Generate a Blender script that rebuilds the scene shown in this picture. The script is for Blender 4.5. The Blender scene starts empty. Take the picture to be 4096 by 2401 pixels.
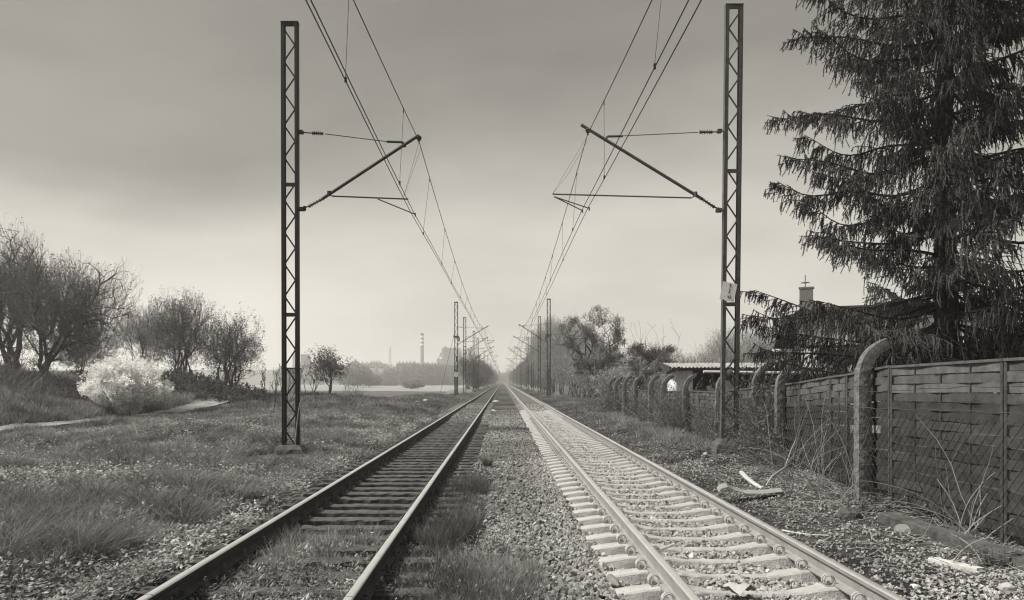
import bpy, bmesh, math, random
import numpy as np
from mathutils import Vector, Matrix

# ---------------------------------------------------------------- camera, sky, sun, exposure
scene = bpy.context.scene
FPX, VX, VY, CAMH = 3200.0, 2011.0, 1525.0, 1.6
cam_data = bpy.data.cameras.new('camera')
cam = bpy.data.objects.new('camera', cam_data)
scene.collection.objects.link(cam)
cam.location = (0, 0, CAMH)
cam.rotation_euler = (math.radians(90), 0, 0)
cam_data.sensor_width = 36.0
cam_data.lens = FPX / 4096 * 36.0
cam_data.shift_x = (2048 - VX) / 4096
cam_data.shift_y = (VY - 1200.5) / 4096
cam_data.clip_start = 0.1
cam_data.clip_end = 8000
scene.camera = cam

SUN_EL, SUN_AZ = math.radians(50), math.radians(-97)     # azimuth from +Y towards +X: high on the left
world = bpy.data.worlds.new('World')
scene.world = world
world.use_nodes = True
wn, wl = world.node_tree.nodes, world.node_tree.links
wn.clear()
w_out = wn.new('ShaderNodeOutputWorld'); w_bg = wn.new('ShaderNodeBackground')
w_sky = wn.new('ShaderNodeTexSky'); w_sky.sky_type = 'NISHITA'; w_sky.sun_disc = False
w_sky.sun_elevation = SUN_EL; w_sky.sun_rotation = SUN_AZ
w_sky.dust_density = 3.0; w_sky.air_density = 1.0
w_bw = wn.new('ShaderNodeRGBToBW')
w_tc = wn.new('ShaderNodeTexCoord')
w_sep = wn.new('ShaderNodeSeparateXYZ')
w_map = wn.new('ShaderNodeMapping'); w_map.inputs['Scale'].default_value = (1.3, 1.3, 4.2)
w_noi = wn.new('ShaderNodeTexNoise'); w_noi.inputs['Scale'].default_value = 2.0
w_noi.inputs['Detail'].default_value = 5.0; w_noi.inputs['Roughness'].default_value = 0.5
w_ramp = wn.new('ShaderNodeValToRGB')
w_crm = wn.new('ShaderNodeValToRGB')
w_mul = wn.new('ShaderNodeMath'); w_mul.operation = 'MULTIPLY'
w_mul2 = wn.new('ShaderNodeMath'); w_mul2.operation = 'MULTIPLY'
w_tint = wn.new('ShaderNodeMixRGB'); w_tint.blend_type = 'MULTIPLY'; w_tint.inputs[0].default_value = 1.0
TINT = (1.0, 0.960, 0.862, 1)
w_tint.inputs[2].default_value = TINT
wl.new(w_sky.outputs[0], w_bw.inputs[0])
wl.new(w_tc.outputs['Generated'], w_sep.inputs[0])
wl.new(w_tc.outputs['Generated'], w_map.inputs[0])
wl.new(w_map.outputs[0], w_noi.inputs['Vector'])
w_n2 = wn.new('ShaderNodeTexNoise'); w_n2.inputs['Scale'].default_value = 0.8; w_n2.inputs['Detail'].default_value = 6.0
w_map2 = wn.new('ShaderNodeMapping'); w_map2.inputs['Scale'].default_value = (1.5, 1.5, 3.0); w_map2.inputs['Location'].default_value = (3.1, 1.2, 0.4)
w_add = wn.new('ShaderNodeMath'); w_add.operation = 'MULTIPLY_ADD'; w_add.inputs[1].default_value = 0.30
w_sub = wn.new('ShaderNodeMath'); w_sub.operation = 'SUBTRACT'; w_sub.inputs[1].default_value = 0.15
wl.new(w_tc.outputs['Generated'], w_map2.inputs[0]); wl.new(w_map2.outputs[0], w_n2.inputs['Vector'])
wl.new(w_n2.outputs[0], w_add.inputs[0]); wl.new(w_sep.outputs['Z'], w_add.inputs[2]); wl.new(w_add.outputs[0], w_sub.inputs[0]); 
# the cloud sheet on the left has a sharper, lower edge
w_lx = wn.new('ShaderNodeMapRange'); w_lx.inputs['From Min'].default_value = -0.08; w_lx.inputs['From Max'].default_value = -0.42
w_lz = wn.new('ShaderNodeMapRange'); w_lz.inputs['From Min'].default_value = 0.16; w_lz.inputs['From Max'].default_value = 0.27; w_lz.inputs['To Max'].default_value = 0.20
w_lm = wn.new('ShaderNodeMath'); w_lm.operation = 'MULTIPLY'; w_ls = wn.new('ShaderNodeMath'); w_ls.operation = 'ADD'
wl.new(w_sep.outputs['X'], w_lx.inputs[0]); wl.new(w_sub.outputs[0], w_lz.inputs[0]); wl.new(w_lx.outputs[0], w_lm.inputs[0]); wl.new(w_lz.outputs[0], w_lm.inputs[1])
wl.new(w_sub.outputs[0], w_ls.inputs[0]); wl.new(w_lm.outputs[0], w_ls.inputs[1]); wl.new(w_ls.outputs[0], w_ramp.inputs[0])
# darkening of the cloud sheet with height above the horizon
cr = w_ramp.color_ramp
cr.elements[0].position = 0.0; cr.elements[0].color = (0.80,)*3 + (1,)
cr.elements[1].position = 1.0; cr.elements[1].color = (0.60,)*3 + (1,)
for p_, v_ in ((0.10, 0.80), (0.17, 0.70), (0.24, 0.53), (0.30, 0.38), (0.38, 0.27), (0.55, 0.30)):
    e_ = cr.elements.new(p_); e_.color = (v_,)*3 + (1,)
wl.new(w_noi.outputs[0], w_crm.inputs[0])
c2 = w_crm.color_ramp
c2.elements[0].position = 0.33; c2.elements[0].color = (0.80,)*3 + (1,)
c2.elements[1].position = 0.66; c2.elements[1].color = (1.14,)*3 + (1,)
w_pow = wn.new('ShaderNodeMath'); w_pow.operation = 'POWER'; w_pow.inputs[1].default_value = 0.06   # thin overcast evens the sky out
wl.new(w_bw.outputs[0], w_pow.inputs[0]); wl.new(w_pow.outputs[0], w_mul.inputs[0]); wl.new(w_ramp.outputs[0], w_mul.inputs[1])
wl.new(w_mul.outputs[0], w_mul2.inputs[0]); wl.new(w_crm.outputs[0], w_mul2.inputs[1])
wl.new(w_mul2.outputs[0], w_tint.inputs[1])
wl.new(w_tint.outputs[0], w_bg.inputs[0])
w_bg.inputs[1].default_value = 0.46
wl.new(w_bg.outputs[0], w_out.inputs[0])

sun_data = bpy.data.lights.new('sun', 'SUN')
sun = bpy.data.objects.new('sun', sun_data)
scene.collection.objects.link(sun)
sun_data.energy = 4.2
sun_data.angle = math.radians(12)
sun_data.color = TINT[:3]
sd = Vector((math.sin(SUN_AZ)*math.cos(SUN_EL), math.cos(SUN_AZ)*math.cos(SUN_EL), math.sin(SUN_EL)))
sun.rotation_euler = (-sd).to_track_quat('-Z', 'Y').to_euler()
sun.location = (-30, 30, 40)

scene.view_settings.view_transform = 'Standard'
scene.view_settings.look = 'None'
scene.view_settings.gamma = 1.0
scene.view_settings.use_curve_mapping = False
scene.view_settings.exposure = 0.82
cy = scene.cycles
cy.use_denoising = True
try: cy.denoiser = 'OPENIMAGEDENOISE'
except Exception: pass
cy.max_bounces = 5; cy.diffuse_bounces = 3; cy.glossy_bounces = 2; cy.volume_bounces = 1
cy.transmission_bounces = 1; cy.transparent_max_bounces = 4
cy.use_adaptive_sampling = False
cy.filter_width = 1.2; cy.sample_clamp_indirect = 4.0

# ---------------------------------------------------------------- helpers
COL = scene.collection
def rng_(s): return np.random.default_rng(s)
def CP(px, py, Z):
    """world point seen at pixel (px,py) of the 4096x2401 photograph at distance Z down the line"""
    return np.array([(px-VX)/FPX*Z, Z, CAMH+(VY-py)/FPX*Z])
def sm(a, b, t):
    u = np.clip((np.asarray(t, float)-a)/(b-a), 0, 1)
    return u*u*(3-2*u)
_tabs = {}
def vnoise(x, y, scale=1.0, seed=0):
    if seed not in _tabs: _tabs[seed] = rng_(1000+seed).random((256, 256))
    T = _tabs[seed]
    x = np.asarray(x, float)/scale; y = np.asarray(y, float)/scale
    xi = np.floor(x).astype(int); yi = np.floor(y).astype(int)
    fx = x-xi; fy = y-yi; fx = fx*fx*(3-2*fx); fy = fy*fy*(3-2*fy)
    a = T[xi % 256, yi % 256]; b = T[(xi+1) % 256, yi % 256]; c = T[xi % 256, (yi+1) % 256]; d = T[(xi+1) % 256, (yi+1) % 256]
    return (a*(1-fx)+b*fx)*(1-fy)+(c*(1-fx)+d*fx)*fy      # 0..1
def nz(v):
    n = np.linalg.norm(v, axis=-1, keepdims=True)
    return v/np.maximum(n, 1e-9)

def H(x, y):
    """height of the ground; rail heads are at 0"""
    x = np.asarray(x, float); y = np.asarray(y, float)
    base = -0.30 + 0.0*x
    n1 = vnoise(x, y, 1.7, 1)-.5; n2 = vnoise(x, y, 5.0, 2)-.5; n3 = vnoise(x, y, 0.5, 3)-.5
    left = -0.13 - 0.2*sm(-8, -18, x) + (0.16+.22*sm(-5, -6.5, x))*n1 + 0.70*n2*sm(-5.5, -8, x)*sm(-17.5, -14, x) + 0.10*n3
    left = left*(1-sm(-18.2, -19.0, x)*(1-sm(-20.4, -21.2, x))) + -0.36*(sm(-18.2, -19.0, x)*(1-sm(-20.4, -21.2, x)))
    bank = np.interp(-x, [20.6, 26, 31, 42], [0, 1.15, 2.3, 2.7])
    mound = 1.25*np.exp(-((x+22.5)/5.0)**2-((y-62)/9.0)**2) + 0.75*np.exp(-((x+14.5)/4.0)**2-((y-63)/7.0)**2)
    near = left + (bank + mound)
    f = sm(72, 104, y)*sm(-6.5, -12, x)
    L = near*(1-f) - 1.0*f
    hill = 15.0*sm(560, 880, y)*sm(-10, -150, x)
    L = L + hill
    right = -0.16 + 0.09*n1 + 0.05*n3 + 0.2*np.exp(-((x-5.15)/0.9)**2-((y-18.1)/1.1)**2)
    wm = np.exp(-((x+4.9)/1.0)**2-((y-18.2)/1.3)**2); L = L*(1-wm)-0.06*wm
    wl_ = sm(-3.5, -4.7, x); wr_ = sm(3.7, 4.7, x)
    return base*(1-wl_-wr_) + L*wl_ + right*wr_

def GP(px, py, dz=0.0):
    """point of the ground seen at a pixel of the photograph"""
    Z = 1.75*FPX/(py-VY)
    for _ in range(8): Z = (CAMH-float(H((px-VX)/FPX*Z, Z))-dz)*FPX/(py-VY)
    return np.array([(px-VX)/FPX*Z, Z, CAMH-(py-VY)/FPX*Z])

class MB:
    """collects shapes; build() links them as ONE mesh object"""
    def __init__(s): s.v = []; s.f = []; s.n = 0; s.t = []; s.m = []; s.hast = False
    def add(s, V, F, tone=None, mi=0):
        V = np.asarray(V, float).reshape(-1, 3); F = np.asarray(F, int)
        s.v.append(V); s.f.append(F+s.n); s.n += len(V)
        if tone is None: s.t.append(np.ones(len(V))*0.5)
        else:
            s.hast = True; s.t.append(np.broadcast_to(np.asarray(tone, float), (len(V),)).copy())
        s.m.append(np.full(len(F), mi)); return s
    def box(s, c, size, R=None, mi=0, tone=None):
        x, y, z = np.array(size)/2.0
        V = np.array([[-x,-y,-z],[x,-y,-z],[x,y,-z],[-x,y,-z],[-x,-y,z],[x,-y,z],[x,y,z],[-x,y,z]])
        if R is not None: V = V@np.array(R).T
        F = [[0,3,2,1],[4,5,6,7],[0,1,5,4],[1,2,6,5],[2,3,7,6],[3,0,4,7]]
        return s.add(V+np.array(c), F, tone, mi)
    def bar(s, a, b, w, h, up=(0,0,1), mi=0, tone=None):
        a = np.array(a, float); b = np.array(b, float); d = b-a; L = np.linalg.norm(d); d = d/L
        u = np.array(up, float)
        if abs(d@u) > .99: u = np.array([0,1.,0])
        sx = np.cross(d, u); sx /= np.linalg.norm(sx); sz = np.cross(sx, d)
        return s.box((a+b)/2, (w, L, h), np.stack([sx, d, sz], 1), mi, tone)
    def tube(s, P, r, n=8, caps=True, mi=0, tone=None):
        P = np.asarray(P, float); k = len(P); r = np.broadcast_to(np.asarray(r, float), (k,))
        T = np.gradient(P, axis=0); T = nz(T)
        u = np.array([0,0,1.]) if abs(T[0][2]) < .9 else np.array([1.,0,0])
        X = nz(np.cross(T[0], u)); V = []
        a = np.arange(n)*2*math.pi/n
        for i in range(k):
            X = X-T[i]*(X@T[i]); X = X/max(np.linalg.norm(X), 1e-9); Y = np.cross(T[i], X)
            V.append(P[i]+r[i]*(np.cos(a)[:,None]*X+np.sin(a)[:,None]*Y))
        V = np.concatenate(V); F = []
        for i in range(k-1):
            for j in range(n):
                F.append([i*n+j, i*n+(j+1)%n, (i+1)*n+(j+1)%n, (i+1)*n+j])
        s.add(V, F, tone, mi)
        if caps:
            for e, fl in ((0, 1), (k-1, 0)):
                c = np.vstack([V[e*n:(e+1)*n], P[e]]); G = [[j, (j+1)%n, n] for j in range(n)]
                if fl: G = [[g[1], g[0], g[2]] for g in G]
                s.add(c, G, tone, mi)
        return s
    def prisms(s, A, B, ra, rb, n=3, tone=None, mi=0):
        A = np.asarray(A, float); B = np.asarray(B, float); N = len(A)
        if N == 0: return s
        ra = np.broadcast_to(ra, (N,)); rb = np.broadcast_to(rb, (N,))
        d = nz(B-A); u = np.where(np.abs(d[:,2:3]) < .9, np.array([[0,0,1.]]), np.array([[1.,0,0]]))
        X = nz(np.cross(d, u)); Y = np.cross(d, X); V = np.empty((N, 2*n, 3))
        for j in range(n):
            a = 2*math.pi*j/n; o = math.cos(a)*X+math.sin(a)*Y
            V[:,j] = A+o*ra[:,None]; V[:,n+j] = B+o*rb[:,None]
        q = np.array([[j, (j+1)%n, n+(j+1)%n, n+j] for j in range(n)])
        F = (q[None]+np.arange(N)[:,None,None]*2*n).reshape(-1, 4)
        t = None if tone is None else np.repeat(np.broadcast_to(tone, (N,)), 2*n)
        return s.add(V, F, t, mi)
    def leaves(s, C, D, W, L, Wd, tone=None, mi=0):
        """pointed four-corner leaves: centre line from C along D (length L), width Wd along W"""
        N = len(C)
        if N == 0: return s
        D = nz(D); W = nz(W-D*np.sum(W*D, -1, keepdims=True)); L = np.broadcast_to(L, (N,))[:,None]; Wd = np.broadcast_to(Wd, (N,))[:,None]
        nn = np.cross(D, W)
        V = np.stack([C, C+D*L*.45+W*Wd/2+nn*Wd*.12, C+D*L, C+D*L*.45-W*Wd/2+nn*Wd*.12], 1)
        F = (np.array([[0,1,2],[0,2,3]])[None]+np.arange(N)[:,None,None]*4).reshape(-1, 3)
        t = None if tone is None else np.repeat(np.broadcast_to(tone, (N,)), 4)
        return s.add(V, F, t, mi)
    def blades(s, B, D, L, Wd, bend, tone, mi=0):
        """grass blades of two joints bending over"""
        N = len(B); side = nz(np.cross(D, rng_(N).normal(size=(N,3)))); L = L[:,None]; Wd = Wd[:,None]
        hz = D.copy(); hz[:,2] = 0; hz = nz(hz+1e-6)
        m = B+D*L*.5; t = m+nz(D+hz*bend[:,None]-np.array([0,0,1.])*bend[:,None]*.55)*L*.5
        V = np.stack([B-side*Wd/2, B+side*Wd/2, m+side*Wd*.38, m-side*Wd*.38, t], 1)
        q = (np.array([[0,1,2,3]])[None]+np.arange(N)[:,None,None]*5).reshape(-1, 4)
        r = (np.array([[3,2,4]])[None]+np.arange(N)[:,None,None]*5).reshape(-1, 3)
        base = s.n; tt = np.repeat(tone, 5)
        s.add(V, q, tt, mi); s.f.append(r+base); s.m.append(np.full(N, mi)); return s
    def build(s, name, mat, parent=None, smooth=False, origin=None):
        me = bpy.data.meshes.new(name)
        off = np.array(world_loc(parent)) if parent is not None else (np.array(origin, float) if origin is not None else np.zeros(3))
        V = (np.concatenate(s.v) if s.v else np.zeros((0,3)))-off
        me.vertices.add(len(V)); me.vertices.foreach_set('co', V.astype(np.float32).ravel())
        tot = np.concatenate([np.full(len(f), f.shape[1]) for f in s.f]); loops = np.concatenate([f.ravel() for f in s.f])
        me.loops.add(len(loops)); me.loops.foreach_set('vertex_index', loops.astype(np.int32))
        me.polygons.add(len(tot)); st = np.concatenate([[0], np.cumsum(tot)[:-1]])
        me.polygons.foreach_set('loop_start', st.astype(np.int32)); me.polygons.foreach_set('loop_total', tot.astype(np.int32))
        me.polygons.foreach_set('material_index', np.concatenate(s.m).astype(np.int32))
        me.polygons.foreach_set('use_smooth', np.full(len(tot), bool(smooth)))
        if s.hast:
            at = me.attributes.new('tone', 'FLOAT', 'POINT'); at.data.foreach_set('value', np.concatenate(s.t).astype(np.float32))
        me.update(); me.validate()
        for m in (mat if isinstance(mat, (list, tuple)) else [mat]): me.materials.append(m)
        o = bpy.data.objects.new(name, me); COL.objects.link(o)
        if parent is not None: o.parent = parent
        elif origin is not None: o.location = origin
        return o
def world_loc(o):
    v = Vector((0,0,0))
    while o is not None: v = v+o.location; o = o.parent
    return v
def tag(o, label=None, cat=None, group=None, kind=None):
    if label: o['label'] = label
    if cat: o['category'] = cat
    if group: o['group'] = group
    if kind: o['kind'] = kind
    return o
def thing(name, label, cat, loc=(0,0,0), group=None):
    o = bpy.data.objects.new(name, None); COL.objects.link(o); o.location = [float(c) for c in loc]
    o.empty_display_size = .2
    return tag(o, label, cat, group)
def copy_tree(o, parent=None):
    c = o.copy(); COL.objects.link(c)
    if parent is not None: c.parent = parent
    for ch in list(o.children): copy_tree(ch, c)
    return c

def mat(name, base, rough=.8, var=.35, scale=6.0, bump=0.0, bscale=30.0, metal=0.0, tone=False, spec=.3, detail=6, lo=None, transl=0.0):
    """grey procedural material; tone=True multiplies by the per-plant / per-stone random value"""
    m = bpy.data.materials.new(name); m.use_nodes = True; N, L = m.node_tree.nodes, m.node_tree.links
    b = N['Principled BSDF']; b.inputs['Roughness'].default_value = rough; b.inputs['Metallic'].default_value = metal
    b.inputs['Specular IOR Level'].default_value = spec
    tc = N.new('ShaderNodeTexCoord'); no = N.new('ShaderNodeTexNoise'); no.inputs['Scale'].default_value = scale
    no.inputs['Detail'].default_value = detail; no.inputs['Roughness'].default_value = .62
    L.new(tc.outputs['Object'], no.inputs['Vector'])
    mr = N.new('ShaderNodeMapRange'); mr.inputs['From Min'].default_value = .28; mr.inputs['From Max'].default_value = .72
    mr.inputs['To Min'].default_value = base*(1-var) if lo is None else lo; mr.inputs['To Max'].default_value = base*(1+var)
    L.new(no.outputs[0], mr.inputs['Value']); out = mr.outputs[0]
    if tone:
        a = N.new('ShaderNodeAttribute'); a.attribute_name = 'tone'
        mu = N.new('ShaderNodeMath'); mu.operation = 'MULTIPLY'; mu2 = N.new('ShaderNodeMath'); mu2.operation = 'MULTIPLY'; mu2.inputs[1].default_value = 2.0
        L.new(out, mu.inputs[0]); L.new(a.outputs['Fac'], mu2.inputs[0]); L.new(mu2.outputs[0], mu.inputs[1]); out = mu.outputs[0]
    L.new(out, b.inputs['Base Color'])
    if transl:
        tr = N.new('ShaderNodeBsdfTranslucent'); mx = N.new('ShaderNodeMixShader'); mx.inputs[0].default_value = transl
        L.new(out, tr.inputs[0]); L.new(b.outputs[0], mx.inputs[1]); L.new(tr.outputs[0], mx.inputs[2]); L.new(mx.outputs[0], N['Material Output'].inputs[0])
    if bump:
        bn = N.new('ShaderNodeTexNoise'); bn.inputs['Scale'].default_value = bscale; bn.inputs['Detail'].default_value = 5
        L.new(tc.outputs['Object'], bn.inputs['Vector'])
        bp = N.new('ShaderNodeBump'); bp.inputs['Strength'].default_value = min(1, bump); bp.inputs['Distance'].default_value = .02
        L.new(bn.outputs[0], bp.inputs['Height']); L.new(bp.outputs[0], b.inputs['Normal'])
    return m
M = {}
def defm(k, *a, **kw): M[k] = mat(k, *a, **kw)
defm('ground_soil', .055, .95, .55, 3.0, 1.0, 25, tone=True, spec=.1, detail=12)
defm('ballast_stone', .215, .9, .25, 14, .5, 60, tone=True, spec=.2)
defm('grass_blade', .125, .7, .2, 1.5, tone=True, spec=.25, transl=.4)
defm('weed_leaf', .12, .6, .3, 9, tone=True, spec=.35, transl=.35)
defm('bare_twig', .15, .85, .3, 4, spec=.15)
defm('pale_twig', .30, .85, .3, 4, spec=.15)
defm('bark', .07, .95, .5, 9, .8, 25, spec=.1)
defm('bud_leaf', .12, .8, .3, 3, tone=True, spec=.2, transl=.3)
defm('blossom_petal', .78, .7, .08, 8, tone=True, spec=.2, transl=.5)
defm('spruce_needle', .048, .75, .4, 3, tone=True, spec=.2)
defm('spruce_bark', .035, .95, .5, 9, .8, 25, spec=.1)
defm('cone_scale', .11, .8, .3, 40, .6, 80)
defm('painted_steel_black', .010, .6, .35, 7, .3, 40, spec=.35)
defm('painted_steel_lit', .075, .65, .4, 7, .3, 40, spec=.35)  # lighter copy of the mast steel, sunlight put into its colour
defm('wire_metal', .02, .6, .2, 5, spec=.3)
defm('porcelain', .03, .35, .3, 8, spec=.5)
defm('rail_web_dark', .05, .8, .4, 5, .4, 60, spec=.3)
defm('rail_web_pale', .22, .8, .22, 4, .5, 80, spec=.25)
defm('rail_head', .72, .34, .10, 3, .05, 60, metal=.75, spec=.5)
defm('sleeper_concrete', .34, .9, .25, 5, .5, 70, spec=.2)
defm('sleeper_wood', .07, .9, .5, 9, .9, 30, spec=.2)
defm('clip_steel', .38, .65, .4, 12, .4, 60, spec=.4)
defm('iron_dark', .085, .75, .4, 14, .5, 60, spec=.35)
defm('post_concrete', .13, .95, .6, 12, 1.0, 45, spec=.15)
defm('foundation_concrete', .075, .95, .5, 5, .9, 25, spec=.15)
defm('fence_wood', .045, .85, .45, 3.5, .6, 20, tone=True, spec=.2)
defm('mesh_wire', .05, .7, .2, 5)
defm('plaster_white', .62, .9, .16, 2.5, .4, 18)
defm('plaster_grey', .16, .9, .3, 1.2, .4, 14)
defm('roof_sheet', .22, .85, .35, 3, .4, 20)
defm('roof_dark', .035, .85, .4, 4, .4, 20)
defm('plank_dark', .035, .9, .5, 5, .6, 20)
defm('pvc_pale', .55, .5, .1, 4)
defm('brick_face', .13, .9, .3, 8, .5, 30)
defm('mortar', .55, .9, .1, 8)
defm('far_wall', .2, .9, .2, .1)
defm('far_wall_pale', .6, .9, .1, .1)
defm('far_roof', .10, .9, .2, .1)
defm('band_white', .9, .8, .03, .1)
defm('band_dark', .03, .8, .1, .1)
defm('far_window', .05, .5, .1, .1)
defm('sign_plate', .8, .6, .08, 6, .1, 20)
defm('sign_black', .012, .6, .1, 6)
defm('cane_pale', .24, .8, .3, 8, spec=.2)
defm('stick_pale', .42, .85, .3, 8, .5, 30)
defm('litter_white', .33, .6, .08, 10)
defm('path_soil', .22, .95, .3, 1.2, .8, 12, spec=.1, detail=10)
defm('ploughed_soil', .085, .95, .25, .25, .6, 2, spec=.1)
defm('meadow', .23, .95, .3, .12, .6, 3, spec=.1)
# ---------------------------------------------------------------- ground
def base_prof(x, y):
    b = -0.28 + 0*x
    mid = sm(-0.75, -0.45, x)*(1-sm(0.85, 1.1, x))
    rt = sm(0.85, 1.1, x)*(1-sm(3.5, 3.9, x)); lt = sm(-3.5, -3.2, x)*(1-sm(-0.75, -0.45, x))
    return b + mid*0.03 + rt*(-0.03+0.14*sm(42, 60, y)) + lt*(-0.01+0.12*sm(29, 44, y))
_H0 = H
def H(x, y):
    x = np.asarray(x, float); y = np.asarray(y, float)
    h = _H0(x, y)
    w = 1-sm(-3.5, -4.7, x)-sm(3.7, 4.7, x)
    return h + w*(base_prof(x, y)+0.30+0.03*(vnoise(x, y, .7, 5)-.5))

def ground():
    ys = np.concatenate([np.arange(-4, 26, .14), np.arange(26, 120, .5), np.geomspace(120, 7000, 70)])
    xs = np.concatenate([-np.geomspace(5200, 60, 40), np.arange(-59, -26, 1.0), np.arange(-26, 12, .16), np.geomspace(12, 5200, 60)])
    X, Y = np.meshgrid(xs, ys); Z = H(X, Y)
    V = np.stack([X, Y, Z], -1).reshape(-1, 3); ny, nx = X.shape
    i = np.arange(ny-1)[:,None]*nx+np.arange(nx-1)[None]
    F = np.stack([i, i+1, i+nx+1, i+nx], -1).reshape(-1, 4)
    rt = (X > 1.0)*(X < 3.55); mid = (X > -.7)*(X <= 1.0)
    t = 0.45+0.5*(vnoise(X, Y, 3.2, 7)-.4)
    t = np.where(rt, .95+.5*(vnoise(X, Y, 1.1, 8)-.5), t)
    t = np.where(mid, .50+.6*(vnoise(X, Y*.35, 2.0, 9)-.5), t)
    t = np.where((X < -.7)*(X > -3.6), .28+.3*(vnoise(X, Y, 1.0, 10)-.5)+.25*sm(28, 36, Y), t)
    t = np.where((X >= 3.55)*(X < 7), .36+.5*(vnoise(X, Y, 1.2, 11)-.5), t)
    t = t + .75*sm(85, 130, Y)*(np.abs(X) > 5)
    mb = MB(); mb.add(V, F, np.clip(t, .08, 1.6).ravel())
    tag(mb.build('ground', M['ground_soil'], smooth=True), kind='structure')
    # track across the meadow, parallel to the line
    ys = np.arange(24, 105, .35); u = np.linspace(-1, 1, 11)
    Yp, U = np.meshgrid(ys, u, indexing='ij'); w = .85+.2*(vnoise(ys, ys*0, 3, 21)-.5)
    Xp = -19.85 + .35*(vnoise(ys, ys*0, 9, 22)[:,None]-.5) + U*w[:,None] + .12*(vnoise(Yp, U*3, .8, 23)-.5)*np.abs(U)
    Zp = H(Xp, Yp)+.022-.05*np.exp(-((np.abs(U)-.55)/.2)**2)+.02*(vnoise(Xp, Yp, .3, 24)-.5)+.05
    n1, n2 = Xp.shape; i = np.arange(n1-1)[:,None]*n2+np.arange(n2-1)[None]
    mb = MB(); mb.add(np.stack([Xp, Yp, Zp], -1).reshape(-1, 3), np.stack([i, i+1, i+n2+1, i+n2], -1).reshape(-1, 4)[:, ::-1])
    tag(mb.build('path', M['path_soil'], smooth=True), kind='structure')
    # the ploughed strip of the field and the pale meadow behind it
    def sheet(name, pts, m, dz):
        mb = MB(); mb.add([(x, y, -1.0+dz) for x, y in pts], [[0, 1, 2, 3]]); tag(mb.build(name, m), kind='structure')
    sheet('ploughed_field', [(-11.2, 141), (-260, 205), (-260, 330), (-13.6, 196)][::-1], M['ploughed_soil'], .03)
    sheet('meadow_field', [(-14, 199), (-260, 333), (-420, 600), (-20, 556)][::-1], M['meadow'], .02)
ground()

# ---------------------------------------------------------------- rails
def rail_profile():
    p = [(-.070,-.172), (.070,-.172), (.070,-.160), (.018,-.147), (.009,-.135), (.009,-.055), (.034,-.043), (.036,-.012), (.029,-.002), (.015,0.0015),
         (-.015,0.0015), (-.029,-.002), (-.036,-.012), (-.034,-.043), (-.009,-.055), (-.009,-.135), (-.018,-.147), (-.070,-.160)]
    return np.array(p)
def rail_mb(x, y0, y1):
    pr = rail_profile(); n = len(pr); mb = MB()
    ys = [y0]
    while ys[-1] < y1: ys.append(min(y1, ys[-1]+max(.4, ys[-1]*.03)))
    ys = np.array(ys); wob = .004*(vnoise(ys, ys*0+x, 2.5, 31)-.5)
    V = np.concatenate([np.stack([x+pr[:,0]*1.0+wob[i], np.full(n, y), pr[:,1]], 1) for i, y in enumerate(ys)])
    FH, FW = [], []
    for i in range(len(ys)-1):
        for j in range(n):
            q = [i*n+j, i*n+(j+1)%n, (i+1)*n+(j+1)%n, (i+1)*n+j][::-1]
            (FH if 7 <= j <= 11 else FW).append(q)
    mb.add(V, FW, mi=0); mb.f.append(np.array(FH)); mb.m.append(np.full(len(FH), 1))
    for e, fl in ((0, False), (len(ys)-1, True)):      # close the cut ends
        r = e*n
        C = [[0,1,2,3],[0,3,16,17],[3,4,15,16],[4,5,14,15],[5,6,13,14],[6,7,12,13],[7,8,11,12],[8,9,10,11]]
        mb.f.append(np.array([[r+k for k in (c if fl else c[::-1])] for c in C])); mb.m.append(np.zeros(8, int))
    return mb
LX, RX = -1.90, 2.18
GA = .757
def fishplate(parent, x, y, m):
    for s in (1, -1):
        mb = MB(); mb.bar((x+s*.030, y-.34, -.095), (x+s*.030, y+.34, -.095), .030, .085)
        for k in (-.24, -.09, .09, .24): mb.tube([(x+s*.04, y+k, -.095), (x+s*.075, y+k, -.095)], .018, 6)
        mb.build('fishplate', m, parent)
def rail(x, ya, yb, label, web, plate_at=None, group=None):
    t = thing('rail', label, 'rail', (x, ya, 0), group)
    rail_mb(x, ya, yb).build('rail_bar', [M[web], M['rail_head']], t)
    if plate_at: fishplate(t, x, plate_at, M[web])
    return t
rail(LX-GA, 6.005, 700, 'outer left rail of the dark left track, bright polished head, running to the horizon', 'rail_web_dark', 6.25)
rail(LX-GA, 2.5, 5.995, 'short near piece of the outer left rail below the joint gap at the bottom edge', 'rail_web_dark')
rail(LX+GA, 5.945, 700, 'inner right rail of the dark left track, bright polished head, running to the horizon', 'rail_web_dark', 6.1)
rail(LX+GA, 2.5, 5.935, 'short near piece of the left track inner rail below its joint gap', 'rail_web_dark')
rail(RX-GA, 2.5, 700, 'left rail of the pale right track, dusty web beside the gravel strip', 'rail_web_pale')
rail(RX+GA, 2.5, 700, 'rightmost rail of the pale right track, nearest the wooden fence', 'rail_web_pale')

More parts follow.
